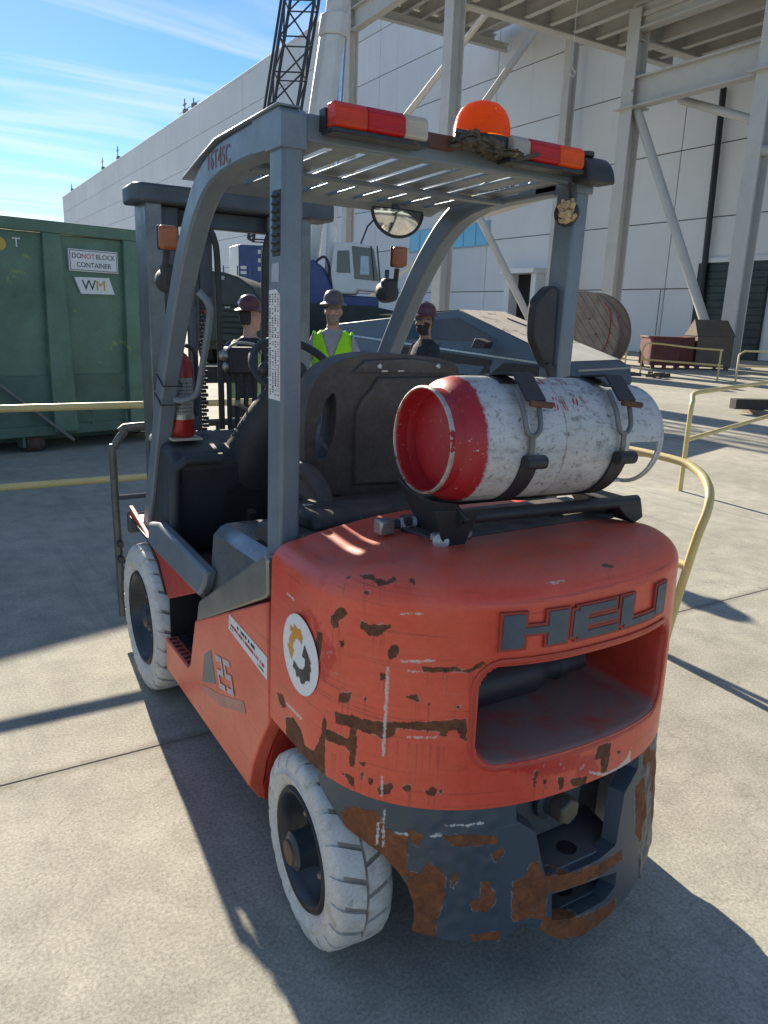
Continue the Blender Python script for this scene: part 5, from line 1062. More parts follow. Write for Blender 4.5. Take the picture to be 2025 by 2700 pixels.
# ================================================================== STEEL CANOPY
CAN = pm('canopy_paint', (.50, .49, .46), .6, var=.10, vs_=.8, grain=.03, chips=(.36, .24, .15), chip_at=.66, chip_scale=1.3)
KS = 1.4
can = thing('steel_canopy', (28.6, 26.1, 0), 'tall pale steel canopy with columns, braces and a joisted deck beside the hall', 'canopy')
def P_(x, y, z): return (-1.285 + KS * (x + 1.285) - 28.6, -1.561 + KS * (y + 1.561) - 26.1, max(0., 1.637 + KS * (z - 1.637)) if z > .1 else z)
for (x, y, z1, wd) in ((14.9, 21.4, 15, .74), (20.05, 18.2, 11.6, .74), (19.85, 13.1, 11.4, .70), (17.7, 33.7, 17.5, .70), (25.6, 27.2, 15, .66), (25.9, 12.0, 11.4, .7), (19.8, 6.0, 11.4, .7)):
    c = MB().hbeam(P_(x, y, .06), P_(x, y, z1), wd * .95, wd * .95, (1, 0, 0), .06, .05).build('column', CAN, can)
    MB().box(P_(x - .5, y - .5, 0), P_(x + .5, y + .5, .06)).build('base_plate', CAN, c)
MB().hbeam(P_(20.05, 18.2, 9.12), P_(20.35, 2.0, 9.12), .58, 1.28, (0, 0, 1), .07, .05).build('girder', CAN, can)
MB().hbeam(P_(20.0, 18.3, 11.35), P_(20.3, 2.0, 11.35), .58, 1.1, (0, 0, 1), .07, .05).build('girder', CAN, can)
MB().hbeam(P_(19.9, 18.25, 11.0), P_(26.0, 18.25, 11.0), .55, .84, (0, 0, 1), .07, .05).build('edge_beam', CAN, can)
for k in range(5): MB().hbeam(P_(21.0 + k * 1.05, 18.0, 11.05), P_(21.1 + k * 1.05, 2.0, 11.05), .3, .7, (0, 0, 1), .04, .04).build('joist', CAN, can)
MB().box(P_(19.9, 2.0, 11.32), P_(26.1, 18.5, 11.45)).build('deck', CAN, can)
MB().hbeam(P_(17.75, 33.6, 15.0), P_(17.3, 20.0, 15.0), .58, 1.3, (0, 0, 1), .07, .05).build('girder', CAN, can)
MB().hbeam(P_(17.9, 33.5, 15.7), P_(26.0, 33.5, 15.7), .55, .78, (0, 0, 1), .07, .05).build('edge_beam', CAN, can)
MB().hbeam(P_(17.9, 32.4, 15.1), P_(26.0, 32.4, 15.1), .42, .5, (0, 0, 1), .05, .04).build('edge_beam', CAN, can)
for k in range(6): MB().hbeam(P_(19.0 + k * 1.1, 33.3, 15.85), P_(18.8 + k * 1.1, 20, 15.85), .3, .7, (0, 0, 1), .04, .04).build('joist', CAN, can)
MB().box(P_(17.5, 20, 16.12), P_(26.0, 33.8, 16.25)).build('deck', CAN, can)
for a, b, r_ in (((20.15, 18.0, 8.6), (20.2, 13.6, .4), .16), ((15.0, 21.3, 6.9), (18.1, 19.4, .8), .13), ((15.4, 27.6, 7.8), (17.1, 22.0, 12.4), .13), ((22.7, 23.6, 15.6), (18.4, 26.3, 8.3), .15), ((21.43, 17.34, 9.0), (20.51, 13.8, 7.6), .14), ((16.4, 22.8, 5.25), (18.6, 19.6, 6.25), .26), ((17.0, 22.3, 5.3), (17.7, 33.0, 2.0), .08), ((19.85, 13.1, 6.6), (25.6, 9.5, 6.6), .16)):
    MB().tube([P_(*a), P_(*b)], r_ * 1.35, 10).build('brace', CAN, can, smooth=40)
for (x, y, z) in ((20.05, 18.2, 9.12), (19.85, 13.1, 9.12)): MB().box(P_(x - .42, y - .42, z - .5), P_(x + .42, y + .42, z - .46)).build('stiffener', CAN, can)
MB().hbeam(P_(14.9, 21.6, 12.0), P_(25.8, 21.6, 12.0), .55, .84, (0, 0, 1), .07, .05).build('edge_beam', CAN, can)
for k in range(9): MB().hbeam(P_(15.6 + k * 1.15, 21.4, 12.05), P_(15.7 + k * 1.15, 14.0, 12.05), .3, .7, (0, 0, 1), .04, .04).build('joist', CAN, can)
MB().box(P_(14.8, 14.0, 12.35), P_(25.9, 21.8, 12.48)).build('deck', CAN, can)
MB().tube([P_(17.6, 18.6, 12.2), P_(17.6, 18.6, 9.6)], .02, 6).build('hoist_cable', CAN, can); MB().tube(spl([P_(17.6, 18.6, 9.6), P_(17.72, 18.55, 9.45), P_(17.6, 18.5, 9.3), P_(17.5, 18.6, 9.4)], 4), .03, 6).build('hoist_hook', CAN, can)

# ================================================================== CRANE
CRW = pm('crane_white', (.66, .655, .63), .45, var=.08, vs_=1.2); CRB = pm('crane_blue', (.035, .06, .19), .4, var=.15, vs_=1.5, chips=(.5, .5, .52), chip_at=.76, chip_scale=3)
CRD = pm('crane_dark', (.022, .030, .026), .6, var=.35, vs_=2, dust=(.2, .18, .15), dust_amt=.5); GLD = pm('glass_dark', (.015, .02, .024), .08, var=.1, spec=.8)
LAT = pm('lattice_dark', (.035, .045, .06), .6); TYB = pm('tyre_black', (.02, .02, .02), .85)
crn = thing('mobile_crane', (12.25, 25.32, 0), 'white and blue mobile crane with raised boom and dark lattice jib', 'crane', rotz=-0.5513)
sc = .0184
U = lambda u: (u - 700) * sc
MB().prism([(U(600), -1.3, 1.0), (U(880), -1.3, 1.0), (U(880), -1.3, 1.75), (U(800), -1.3, 2.0), (U(600), -1.3, 2.05)], (0, 2.8, 0)).build('carrier', CRD, crn, .06)
for i, uu in enumerate((625, 690, 800, 860)):
    for yy in (-1.25, 1.6):
        wv_ = MB().lathe([(.3, -.02), (.42, -.04), (.70, 0), (.76, .06), (.76, .40), (.70, .46), (.4, .48)], (U(uu), yy, .76), (0, 1, 0), 28).build('tyre', TYB, crn, smooth=40)
for uu in (590, 885):
    ot = MB().box((U(uu) - .2, -2.6, .9), (U(uu) + .2, 2.8, 1.3)).build('outrigger', CRD, crn, .03); MB().box((U(uu) - .14, -2.6, .1), (U(uu) + .14, -2.35, .9)).build('outrigger_leg', CRD, ot)
MB().prism([(U(655), -.9, 1.95), (U(812), -.9, 1.95), (U(812), -.9, 2.33), (U(725), -.9, 2.38), (U(700), -.9, 3.3), (U(680), -.9, 3.6), (U(655), -.9, 3.3)], (0, 1.9, 0)).build('turntable_body', CRB, crn, .05)
cab_ = MB().prism([(U(722), -1.1, 2.4), (U(766), -1.1, 2.4), (U(770), -1.1, 2.55), (U(812), -1.1, 2.5), (U(818), -1.1, 2.75), (U(800), -1.1, 4.1), (U(760), -1.1, 4.22), (U(722), -1.1, 4.18), (U(716), -1.1, 3.2)], (0, 1.5, 0)).build('cab', CRW, crn, .06)
MB().prism([(U(728), -1.13, 3.15), (U(755), -1.13, 3.15), (U(752), -1.13, 3.92), (U(729), -1.13, 3.90)], (0, .02, 0)).build('side_window', GLD, cab_, .05)
MB().prism([(U(764), -1.13, 2.95), (U(812), -1.13, 2.9), (U(799), -1.13, 4.02), (U(757), -1.13, 4.08)], (0, .02, 0)).build('front_window', GLD, cab_, .04)
MB().prism([(U(775), -1.15, 3.1), (U(793), -1.15, 3.1), (U(791), -1.15, 3.75), (U(775), -1.15, 3.75)], (0, .01, 0)).build('window_light', pm('pane_pale', (.35, .45, .52), .1), cab_)
for uu in (803, 815): MB().tube([(U(uu), -1.2, 2.9), (U(uu) - .15, -1.2, 4.1)], .03, 6).build('cab_bar', LAT, cab_)
MB().cbox((U(828), -1.2, 3.05), (.16, .1, .5)).build('cab_mirror', LAT, cab_, .03)
# boom sections
def boomsec(z0, z1, w0, w1, name, x_of=lambda z: -1.02 + (z - 2.5) * .1335):
    mb = MB(); n = 8; vs_l = []
    for z, wd in ((z0, w0), (z1, w1)):
        x = x_of(z)
        for k in range(n):
            a = 2 * math.pi * (k + .5) / n; vs_l.append((x + wd / 2 * max(-.92, min(.92, 1.15 * math.cos(a))), .4 + wd * .62 * max(-.92, min(.92, 1.15 * math.sin(a))), z))
    mb.add(vs_l, [(k, (k + 1) % n, n + (k + 1) % n, n + k) for k in range(n)] + [tuple(range(n - 1, -1, -1)), tuple(range(n, 2 * n))])
    return mb.build(name, CRW, crn, .05, smooth=35)
boomsec(2.6, 11.2, 1.30, 1.02, 'boom_section'); boomsec(11.2, 11.9, 1.14, 1.14, 'boom_collar'); boomsec(11.9, 26, .84, .72, 'boom_section')
MB().tube([(.12, .1, 2.5), (.30, .1, 6.5)], .19, 12).build('lift_cylinder', CRW, crn, smooth=50); MB().tube([(.30, .1, 6.5), (.52, .2, 11.4)], .12, 12).build('lift_rod', pm('chrome', (.55, .6, .66), .18, .9), crn, smooth=50)
MB().tube(spl([(U(672), -.6, 3.3), (U(700), -.8, 3.7), (U(712), -.8, 3.3), (U(708), -.8, 2.8)], 6), .05, 8).build('crane_hose', LAT, crn, smooth=60)
ltm = MB(); xo = lambda z: -1.42 + (z - 8.9) * .172; hw_ = .50
def lpt(z, i): 
    sx, sy = ((-1, -1), (1, -1), (1, 1), (-1, 1))[i % 4]; return (xo(z) + sx * hw_, -.5 + sy * hw_, z)
for i in range(4): MB
for i in range(4): ltm.tube([lpt(4.2, i), lpt(19, i)], .06, 6)
z = 4.2; fl_ = 0
while z < 18:
    for i in range(4):
        ltm.tube([lpt(z, i + (fl_ % 2)), lpt(z + 1.1, i + 1 - (fl_ % 2))], .032, 5); ltm.tube([lpt(z, i), lpt(z, i + 1)], .028, 5)
    z += 1.1; fl_ += 1
lj = ltm.build('lattice_jib', LAT, crn); lj['kind'] = 'stuff'
for q in (-.75,): MB().tube([(xo(4.5) + q, -.5, 4.5), (xo(17) + q + .05, -.5, 17)], .05, 6).build('pendant', LAT, crn)
bx_ = MB().prism([(U(500), .2, 2.85), (U(528), -.6, 2.75), (U(528), -.6, 4.05), (U(500), .2, 4.0)], (0.02, .5, 0)).build('hoist_cover', CRW, crn, .03)
MB().prism([(U(529), -.6, 2.75), (U(584), -.6, 2.7), (U(584), -.6, 4.02), (U(529), -.6, 4.05)], (0, 1.6, 0)).build('counterweight_block', CRB, crn, .04)
for i in range(2): MB().cbox((U(538), -.63, 3.05 + i * .18), (.22, .02, .11)).build('block_label', CRW, crn)
for k in range(3): MB().cbox((U(570), -.63, 3.2 + k * .3), (.10, .03, .14)).build('block_latch', CRW, crn)
MB().box((U(580), -.5, 1.9), (U(660), .9, 2.9)).build('engine_deck', CRD, crn, .05)
for k in range(5): MB().tube([(U(470) + k * .5, .3, 2.3), (U(470) + k * .5, .3, 3.0)], .02, 5).build('guard_rail', LAT, crn)
MB().tube([(U(770), .2, 4.2), (U(785), .1, 4.9), (U(798), .1, 5.15)], .04, 6).build('cab_antenna', LAT, crn)

# ================================================================== DARK LOADER in front of the crane
ldr = thing('dark_loader', (7.16, 21.42, 0), 'dark green industrial loader parked left of the crane, seen from behind', 'loader', rotz=-0.5513)
s2 = .01473; U2 = lambda u: (u - 505) * s2
LDM = pm('loader_paint', (.022, .034, .032), .5, var=.3, vs_=2, dust=(.2, .19, .16), dust_amt=.4)
prf = [(U2(425), .75), (U2(575), .75), (U2(578), 1.4), (U2(572), 1.95), (U2(556), 2.35), (U2(528), 2.62), (U2(500), 2.74), (U2(425), 2.82)]
MB().prism([(x, -.9, z) for x, z in prf], (0, 3.4, 0)).build('rear_hood', LDM, ldr, .06)
for uu, vz, wd, h in ((462, 2.25, .13, .36), (470, 2.66, .12, .12), (495, 2.58, .16, .10), (505, 1.75, .16, .05)): MB().cbox((U2(uu), -.92, vz), (wd, .03, h)).build('hood_plate', pm('plate_grey', (.28, .30, .30), .5), ldr)
MB().cbox((U2(462), -.93, 1.62), (.34, .06, .20)).build('lamp_bezel', TYB, ldr, .03); MB().cbox((U2(460), -.97, 1.62), (.20, .04, .13)).build('tail_lamp', L_RED, ldr, .02)
for k in range(6): MB().cbox((U2(520), -.92, 1.0 + k * .16), (.9, .03, .05)).build('grille_bar', TYB, ldr)
for sx in (-.95, .95): 
    MB().lathe([(.3, 0), (.45, -.03), (.70, 0), (.76, .06), (.76, .46), (.66, .5), (.3, .5)], (sx - .25, .9, .76), (1, 0, 0), 28).build('tyre', TYB, ldr, smooth=40)
    MB().lathe([(.3, 0), (.45, -.03), (.70, 0), (.76, .06), (.76, .46), (.66, .5), (.3, .5)], (sx - .25, 3.4, .76), (1, 0, 0), 28).build('tyre', TYB, ldr, smooth=40)
MB().box((-.9, -.5, .5), (.9, 4.2, .95)).build('loader_frame', LDM, ldr, .04)
for k in range(4): MB().tube([(-1.0 + k * .45, 1.2, 2.7), (-1.0 + k * .45, 1.2, 3.05)], .02, 5).build('rail_post', LAT, ldr)

# ================================================================== GREEN WASTE CONTAINER
CGR = pm('container_green', (.105, .180, .125), .5, var=.3, vs_=1.6, grain=.06, gs=60, chips=(.20, .27, .09), chip_at=.62, chip_scale=2.2, dust=(.3, .27, .2), dust_amt=.4)  # green lightened to imitate glare haze over the container
CGD = pm('container_lower', (.085, .145, .105), .6, var=.3, vs_=2, chips=(.08, .05, .03), chip_at=.66, chip_scale=4)
ct = thing('waste_container', (.30, 7.89, 0), 'long green steel waste container behind the yellow rail', 'container', rotz=R(13.6))
MB().box((-5.6, .06, .30), (1.35, 2.5, 2.40)).build('container_body', CGR, ct, .01)
MB().box((-5.65, 0, 2.40), (1.42, .13, 2.53)).build('top_rail', CGR, ct, .015); MB().box((-5.65, 2.42, 2.40), (1.42, 2.55, 2.53)).build('top_rail', CGR, ct, .015); MB().box((1.30, .13, 2.40), (1.42, 2.42, 2.53)).build('top_rail', CGR, ct, .015)
for k in range(8):
    x = .72 - .93 * k - .0
    MB().prism([(x - .10, .0, 2.40), (x + .10, .0, 2.40), (x + .13, -.03, .9), (x + .14, -.05, .22), (x - .14, -.05, .22), (x - .13, -.03, .9)], (0, .10, 0)).build('side_rib', CGR, ct, .008)
MB().box((-5.6, .03, .30), (1.35, .06, .86)).build('lower_skirt', CGD, ct)
MB().box((-5.6, .0, .18), (1.38, .12, .30)).build('bottom_rail', CGD, ct, .01)
for x in (-.55, 1.05): 
    MB().lathe([(.09, 0), (.10, .01), (.10, .19), (.09, .2)], (x - .1, .1, .10), (1, 0, 0), 20).build('ground_roller', pm('roller_rust', (.07, .04, .03), .8, var=.4), ct, smooth=40)
    MB().box((x - .14, .02, .06), (x - .11, .2, .2)).build('roller_bracket', CGD, ct)
for x in (-4.5, -2.5): MB().box((x, .6, 0), (x + .2, .75, .2)).build('skid', CGD, ct)
MB().box((-5.5, .7, .02), (1.4, .85, .2)).build('skid', CGD, ct); MB().box((-5.5, 1.7, .02), (1.4, 1.85, .2)).build('skid', CGD, ct)
MB().bar((-1.1, -.06, .95), (-.15, -.06, .12), .06, .03).build('chute_bar', pm('bar_grey', (.15, .15, .14), .6), ct)
for x in (.10, .52): MB().tube([(x, .0, .30), (x, -.06, .28), (x, -.06, .42), (x, .0, .44)], .012, 6).build('tarp_hook', CGD, ct)
SIGNW = pm('sign_white', (.70, .70, .70), .5, var=.05)
sg = MB().box((-.03, .022, 2.02), (.55, .055, 2.26)).build('notice_sign', SIGNW, ct, .004)
for a, b in (((-.018, 2.032), (.538, 2.038)), ((-.018, 2.242), (.538, 2.248)), ((-.018, 2.032), (-.012, 2.248)), ((.532, 2.032), (.538, 2.248))): MB().box((a[0], .0195, a[1]), (b[0], .0218, b[1])).build('sign_border', INK, sg)
for txt, m_, x, z in (('DO', INK, .062, 2.185), ('NOT', INKR, .195, 2.185), ('BLOCK', INK, .40, 2.185), ('CONTAINER', INK, .26, 2.09)):
    t_ = text_mesh(txt, 'sign_text', m_, sg, (x, .0205, z), (1, 0, 0), (0, 0, 1), .078, .001, sx=.92)
s3 = MB().prism([(.02, .02, 1.955), (.43, .02, 1.965), (.49, .02, 1.78), (.09, .02, 1.775)], (0, .03, 0)).build('logo_sign', SIGNW, ct)
text_mesh('W', 'logo_letter', pm('logo_green', (.03, .06, .045), .5), s3, (.185, .018, 1.868), (1, 0, 0), (0, 0, 1), .16, .0012, sx=1.0)
text_mesh('M', 'logo_letter', pm('logo_gold', (.60, .34, .04), .5), s3, (.325, .018, 1.868), (1, 0, 0), (0, 0, 1), .16, .0012, sx=1.0)
text_mesh('T', 'stencil_letter', SIGNW, ct, (-.57, .055, 2.27), (1, 0, 0), (0, 0, 1), .14, .001)
MB().lathe([(.065, 0), (.065, .003)], (-.74, .0585, 2.25), (0, -1, 0), 24).build('round_decal', pm('decal_gold', (.55, .36, .06), .5), ct)

# ================================================================== PICKUP WITH FLAT STEEL PANELS
pk = thing('angular_pickup', (7.19, 9.66, 0), 'wedge shaped stainless pickup truck with dusty windshield behind the forklift', 'pickup truck', rotz=R(-74))
SST = pm('stainless', (.085, .115, .15), .42, .45, var=.12, vs_=1.2, grain=.04); CLAD = pm('cladding_black', (.022, .023, .025), .7, var=.2)
DUSTG = pm('dusty_glass', (.76, .63, .47), .95, spec=.1, var=.2, vs_=1.1, grain=.06, chips=(.40, .28, .22), chip_at=.57, chip_scale=1.3); SGL = pm('side_glass', (.012, .016, .02), .06, spec=.9)
Wd = .93
# local +X forward; y = -1 is the near (right) side
prf = [(2.74, .55), (2.84, .72), (2.78, .97), (2.62, 1.06), (.35, 1.79), (-2.80, 1.44), (-2.84, .75), (-2.70, .55)]
bod = MB(); n = len(prf)
for sy in (-1, 1):
    for x, z in prf:
        k = 1.0 if z < 1.0 else 1.0 - .26 * (z - 1.0) / .79
        bod.v.append((x, sy * Wd * k, z))
bod.f = [tuple(range(n - 1, -1, -1)), tuple(range(n, 2 * n))] + [(i, (i + 1) % n, n + (i + 1) % n, n + i) for i in range(n)]
bod.build('body', SST, pk, .01)
def onside(x, z, sy=-1, off=.006):
    k = 1.0 if z < 1.0 else 1.0 - .26 * (z - 1.0) / .79; return (x, sy * (Wd * k + off), z)
for sy in (-1, 1):
    MB().prism([onside(x, z, sy) for x, z in ((1.30, 1.32), (.40, 1.66), (-1.1, 1.52), (-1.1, 1.27))], (0, -sy * .01, 0)).build('side_glass', SGL, pk)
    MB().prism([onside(x, z, sy, .008) for x, z in ((2.80, .56), (2.80, .72), (1.2, .66), (-1.2, .66), (-2.82, .74), (-2.82, .56), (-2.6, .46), (2.6, .46))], (0, -sy * .02, 0)).build('sill_cladding', CLAD, pk)
    for cx in (1.82, -1.82):
        MB().prism([onside(cx + dx_, z, sy, .012) for dx_, z in ((-.62, .45), (-.54, .80), (-.30, .99), (.30, .99), (.54, .80), (.62, .45))], (0, -sy * .04, 0)).build('arch_cladding', CLAD, pk)
        ty_ = MB().lathe([(.22, 0), (.30, -.01), (.42, .01), (.445, .05), (.445, .24), (.42, .28)], (cx, sy * (Wd + .03), .445), (0, -sy, 0), 28).build('tyre', TYB, pk, smooth=40)
        MB().lathe([(.25, .004), (.24, -.012), (.05, -.016)], (cx, sy * (Wd + .03), .445), (0, -sy, 0), 7).build('wheel_cover', CLAD, ty_)
    MB().prism([onside(x, z, sy, .004) for x, z in ((1.25, .70), (1.25, 1.02), (.0, 1.10), (-1.2, 1.16), (-1.2, .70))], (0, -sy * .01, 0)).build('lower_door_shade', CLAD, pk)  # black sheet painting the shading on the lower doors, no real cladding
    ms = MB().prism([(1.30, sy * 1.0, 1.20), (1.36, sy * 1.0, 1.30), (1.12, sy * 1.0, 1.36), (1.05, sy * 1.0, 1.20)], (0, sy * .22, 0)).build('wing_mirror', CLAD, pk, .02)
    for x0 in (.1, -1.15): MB().prism([onside(x0, .62, sy, .002), onside(x0 + .012, .62, sy, .002), onside(x0 + .012, 1.26, sy, .002), onside(x0, 1.26, sy, .002)], (0, sy * .003, 0)).build('door_seam', CLAD, pk)
MB().prism([onside(x, z, sy, .006) for sy in (-1,) for x, z in ((2.70, .98), (2.70, 1.01), (-2.78, 1.33), (-2.78, 1.30))], (0, .01, 0)).build('crease_line', pm('crease_light', (.4, .42, .44), .3, .7), pk)
def on_ramp(x, y, off=.008):
    z = 1.06 + (2.62 - x) / 2.27 * .73; k = 1.0 if z < 1.0 else 1.0 - .26 * (z - 1.0) / .79; return (x, y * Wd * k, z + off)
MB().prism([on_ramp(1.85, -.96), on_ramp(1.85, .96), on_ramp(.36, .97), on_ramp(.36, -.97)], (0, 0, .006)).build('windshield', DUSTG, pk)
MB().prism([on_ramp(2.6, -.985), on_ramp(2.6, .985), on_ramp(1.87, .965), on_ramp(1.87, -.965)], (0, 0, .005)).build('frunk_lid', pm('dusty_steel', (.76, .69, .56), .95, 0, spec=.1, var=.15, vs_=1.5), pk)
MB().prism([(.33, -.66, 1.795), (.33, .66, 1.795), (-1.5, .68, 1.665), (-1.5, -.68, 1.665)], (0, 0, .006)).build('roof_glass', DUSTG, pk)
MB().bar(on_ramp(1.84, .55, .02), on_ramp(.75, .30, .02), .03, .02).build('wiper', CLAD, pk)
MB().bar((2.815, -.86, .955), (2.815, .86, .955), .02, .03).build('light_bar', L_WH, pk); MB().box((2.70, -.9, .42), (2.88, .9, .68)).build('front_bumper', CLAD, pk, .03)
MB().bar((-2.83, -.85, 1.15), (-2.83, .85, 1.15), .02, .04).build('tail_bar', L_RED, pk); MB().box((-2.9, -.9, .45), (-2.72, .9, .72)).build('rear_bumper', CLAD, pk, .03)

# ================================================================== CABLE DRUM, BINS, TIMBER
WOOD = pm('drum_wood', (.25, .195, .150), .85, var=.3, vs_=3, grain=.15, gs=30, bmp=.3)
sp_o = thing('cable_drum', (17.95, 17.15, 0), 'large weathered wooden cable drum with a red strap', 'cable drum', rotz=R(-72))
DR = 1.32
for yy in (-.42, .42):
    fl_o = bpy.data.objects.new('flange', None); COL.objects.link(fl_o); fl_o.parent = sp_o; fl_o.empty_display_size = .1
    nb = 12; bw = 2 * DR / nb
    for k in range(nb):
        x0, x1 = -DR + k * bw + .006, -DR + (k + 1) * bw - .006; h0, h1 = math.sqrt(max(0, DR ** 2 - x0 ** 2)), math.sqrt(max(0, DR ** 2 - x1 ** 2)); ca, sa = math.cos(R(38)), math.sin(R(38))
        pts_ = []
        for j in range(5): x = x0 + (x1 - x0) * j / 4; pts_.append((x, math.sqrt(max(0, DR ** 2 - x ** 2))))
        for j in range(5): x = x1 + (x0 - x1) * j / 4; pts_.append((x, -math.sqrt(max(0, DR ** 2 - x ** 2))))
        MB().prism([(p * ca - q * sa, yy - .05 + random.uniform(-.006, .006), DR + p * sa + q * ca) for p, q in pts_], (0, .1, 0)).build('plank', WOOD, fl_o)
    MB().lathe([(DR + .005, -.06), (DR + .02, -.06), (DR + .02, .06), (DR + .005, .06)], (0, yy, DR), (0, 1, 0), 48, cap=False).build('hoop', pm('drum_band', (.16, .12, .10), .7, var=.3), fl_o, smooth=40)
    for k in range(6): MB().lathe([(.03, 0), (.03, .02), (.015, .03)], (.55 * math.cos(k * 1.047), yy + (-.05 if yy < 0 else .05), DR + .55 * math.sin(k * 1.047)), (0, -1 if yy < 0 else 1, 0), 8).build('flange_bolt', TYB, fl_o)
MB().lathe([(.75, -.40), (.75, .40)], (0, 0, DR), (0, 1, 0), 32).build('core', WOOD, sp_o, smooth=40)
MB().sweep(spl([(.75, -.50, 2.30), (.98, -.50, 2.05), (1.02, -.50, 1.5), (.95, -.50, 1.0), (.75, -.50, .62)], 4), .05, .012, (0, 1, 0)).build('strap', pm('strap_red', (.42, .04, .045), .6), sp_o)
BINR = pm('bin_red', (.115, .022, .018), .6, var=.2, vs_=1.5); BINB = pm('bin_brown', (.105, .078, .050), .6, var=.2, vs_=1.5)
b1 = thing('red_bin', (24.45, 18.95, 0), 'dark red steel skip bin behind the far yellow rail', 'skip bin', rotz=R(-31.6))
MB().prism([(-1.0, -.7, .16), (.25, -.7, .16), (.25, -.7, 1.36), (-1.0, -.7, 1.36)], (0, 1.6, 0)).build('bin_shell', BINR, b1, .02); MB().prism([(.255, -.7, .16), (1.05, -.1, .16), (1.05, -.1, 1.40), (.255, -.7, 1.36)], (0, 1.6, 0)).build('bin_side', BINR, b1, .01)
MB().box((-1.04, -.74, 1.30), (.29, .93, 1.38)).build('bin_rim', BINR, b1, .01)
for x, y in ((-.85, -.6), (-.35, -.6), (.15, -.6), (.9, .0), (-.85, .8), (.9, 1.2)): MB().box((x - .07, y - .07, 0), (x + .07, y + .07, .17)).build('bin_foot', BINR, b1)
b2 = thing('brown_bin', (26.35, 18.55, 0), 'brown steel bin with a sloping lid next to the red bin', 'skip bin', rotz=R(-31.6))
MB().prism([(-.8, -.7, .12), (.8, -.7, .12), (.8, -.7, 1.45), (-.8, -.7, 1.45)], (0, 1.5, 0)).build('bin_shell', BINB, b2, .015)
MB().prism([(-.84, -.74, 1.451), (.84, -.74, 1.451), (.62, -.2, 2.15), (-.84, -.2, 2.15)], (0, .04, 0)).build('bin_lid', BINB, b2); MB().prism([(-.84, -.72, 1.451), (-.84, .8, 1.451), (-.84, -.2, 2.15)], (.03, 0, 0)).build('lid_side', BINB, b2); MB().prism([(-.84, -.16, 2.15), (.62, -.16, 2.15), (.84, .8, 1.451), (-.84, .8, 1.451)], (0, .03, 0)).build('bin_lid', BINB, b2)
for x, y in ((-.65, -.6), (.65, -.6), (-.65, .7), (.65, .7)): MB().box((x - .08, y - .08, 0), (x + .08, y + .08, .13)).build('bin_foot', BINB, b2)
b3 = thing('generator_box', (24.4, 22.6, 0), 'dark teal equipment cabinet standing behind the cable drum', 'cabinet', rotz=R(-31.6))
MB().box((-.45, -.4, .12), (.45, .5, 1.25)).build('cabinet', pm('teal', (.02, .055, .065), .5), b3, .03); MB().box((-.3, -.3, 1.25), (.3, .4, 1.75)).build('control_box', pm('teal', (.02, .055, .065), .5), b3, .03); MB().box((-.5, -.45, 0), (.5, .55, .12)).build('pallet', WOOD, b3)
tb = thing('timber_baulk', (13.3, 7.35, 0), 'dark timber baulk on blocks at the right edge of the yard', 'timber', rotz=R(-25))
MB().box((-.9, -.12, .10), (2.6, .12, .30)).build('beam', pm('timber_dark', (.055, .045, .038), .85, var=.3), tb, .01)
for x in (-.5, 1.9): MB().box((x, -.3, 0), (x + .2, .3, .10)).build('block', WOOD, tb)

b1.scale = b2.scale = (.91, .91, .91)
# ================================================================== YELLOW RAILINGS
YEL = pm('rail_yellow', (.62, .49, .205), .45, var=.12, vs_=5, chips=(.20, .10, .05), chip_at=.70, chip_scale=9)
def rail_thing(name, loc, label, rails, posts, r_=.024, sock=True):
    t_ = thing(name, loc, label, 'railing', 'yellow pipe railings round the yard'); L_ = Vector(loc)
    for p in rails: MB().tube([Vector(q) - L_ for q in p], r_, 12).build('rail', YEL, t_, smooth=60)
    for p in posts:
        po = MB().tube([Vector(q) - L_ for q in p], r_, 12).build('post', YEL, t_, smooth=60)
        e_ = Vector(p[-1]) - L_; MB().lathe([(.07, 0), (.07, .012), (.03, .014)], (e_.x, e_.y, -loc[2]), n=16).build('foot_plate', YEL, po)
    return t_
rail_thing('railing', (-1, 3.7, 0), 'yellow pipe railing running across in front of the green container',
           [[(-4.5, 3.7, 1.0), (1.95, 3.7, 1.0)], [(-4.5, 3.7, .5), (1.95, 3.7, .5)]], [[(-3.0, 3.7, 1.0), (-3.0, 3.7, 0)], [(1.62, 3.7, 1.0), (1.62, 3.7, 0)]])
nb_ = [(2.02, 3.3, .97), (2.03, 2.0, .97)] + [tuple(p) for p in spl([(2.03, 1.5, .97), (2.03, .98, .968), (2.0, .80, .945), (1.93, .67, .89), (1.86, .61, .80), (1.835, .63, .65), (1.845, .69, .35), (1.85, .75, .0)], 5)]
rail_thing('railing', (2, 2, 0), 'bent yellow pipe railing beside the right flank of the forklift', [nb_, [(2.03, 3.3, .5), (1.84, .66, .5)]], [[(2.02, 3.3, .97), (2.02, 3.3, 0)]], .0215)
h2 = [tuple(p) for p in spl([(5.31, 3.34, 0), (5.31, 3.34, .5), (5.31, 3.34, .80), (5.36, 3.37, .92), (5.51, 3.47, .98), (6.2, 3.7, .985), (8.2, 4.33, .985), (11, 5.2, .985)], 5)]
rail_thing('railing', (5.3, 3.3, 0), 'yellow hoop railing standing free right of the gas bottle', [h2, [(5.31, 3.34, .53), (8.2, 4.33, .53), (11, 5.2, .53)]], [[(9.4, 4.7, .985), (9.4, 4.7, 0)]])
f1_ = [tuple(p) for p in spl([(20.39, 16.81, 0), (20.39, 16.81, .7), (20.42, 16.75, .98), (20.6, 16.5, 1.06), (20.9, 15.2, .98), (20.7, 13.9, .97)], 4)]
rail_thing('railing', (20.4, 16.8, 0), 'far yellow railing panel sagging in front of the red bin', [f1_, [(20.39, 16.81, .5), (20.8, 13.9, .48)]], [[(20.5, 13.81, .98), (20.5, 13.81, 0)]], .03)
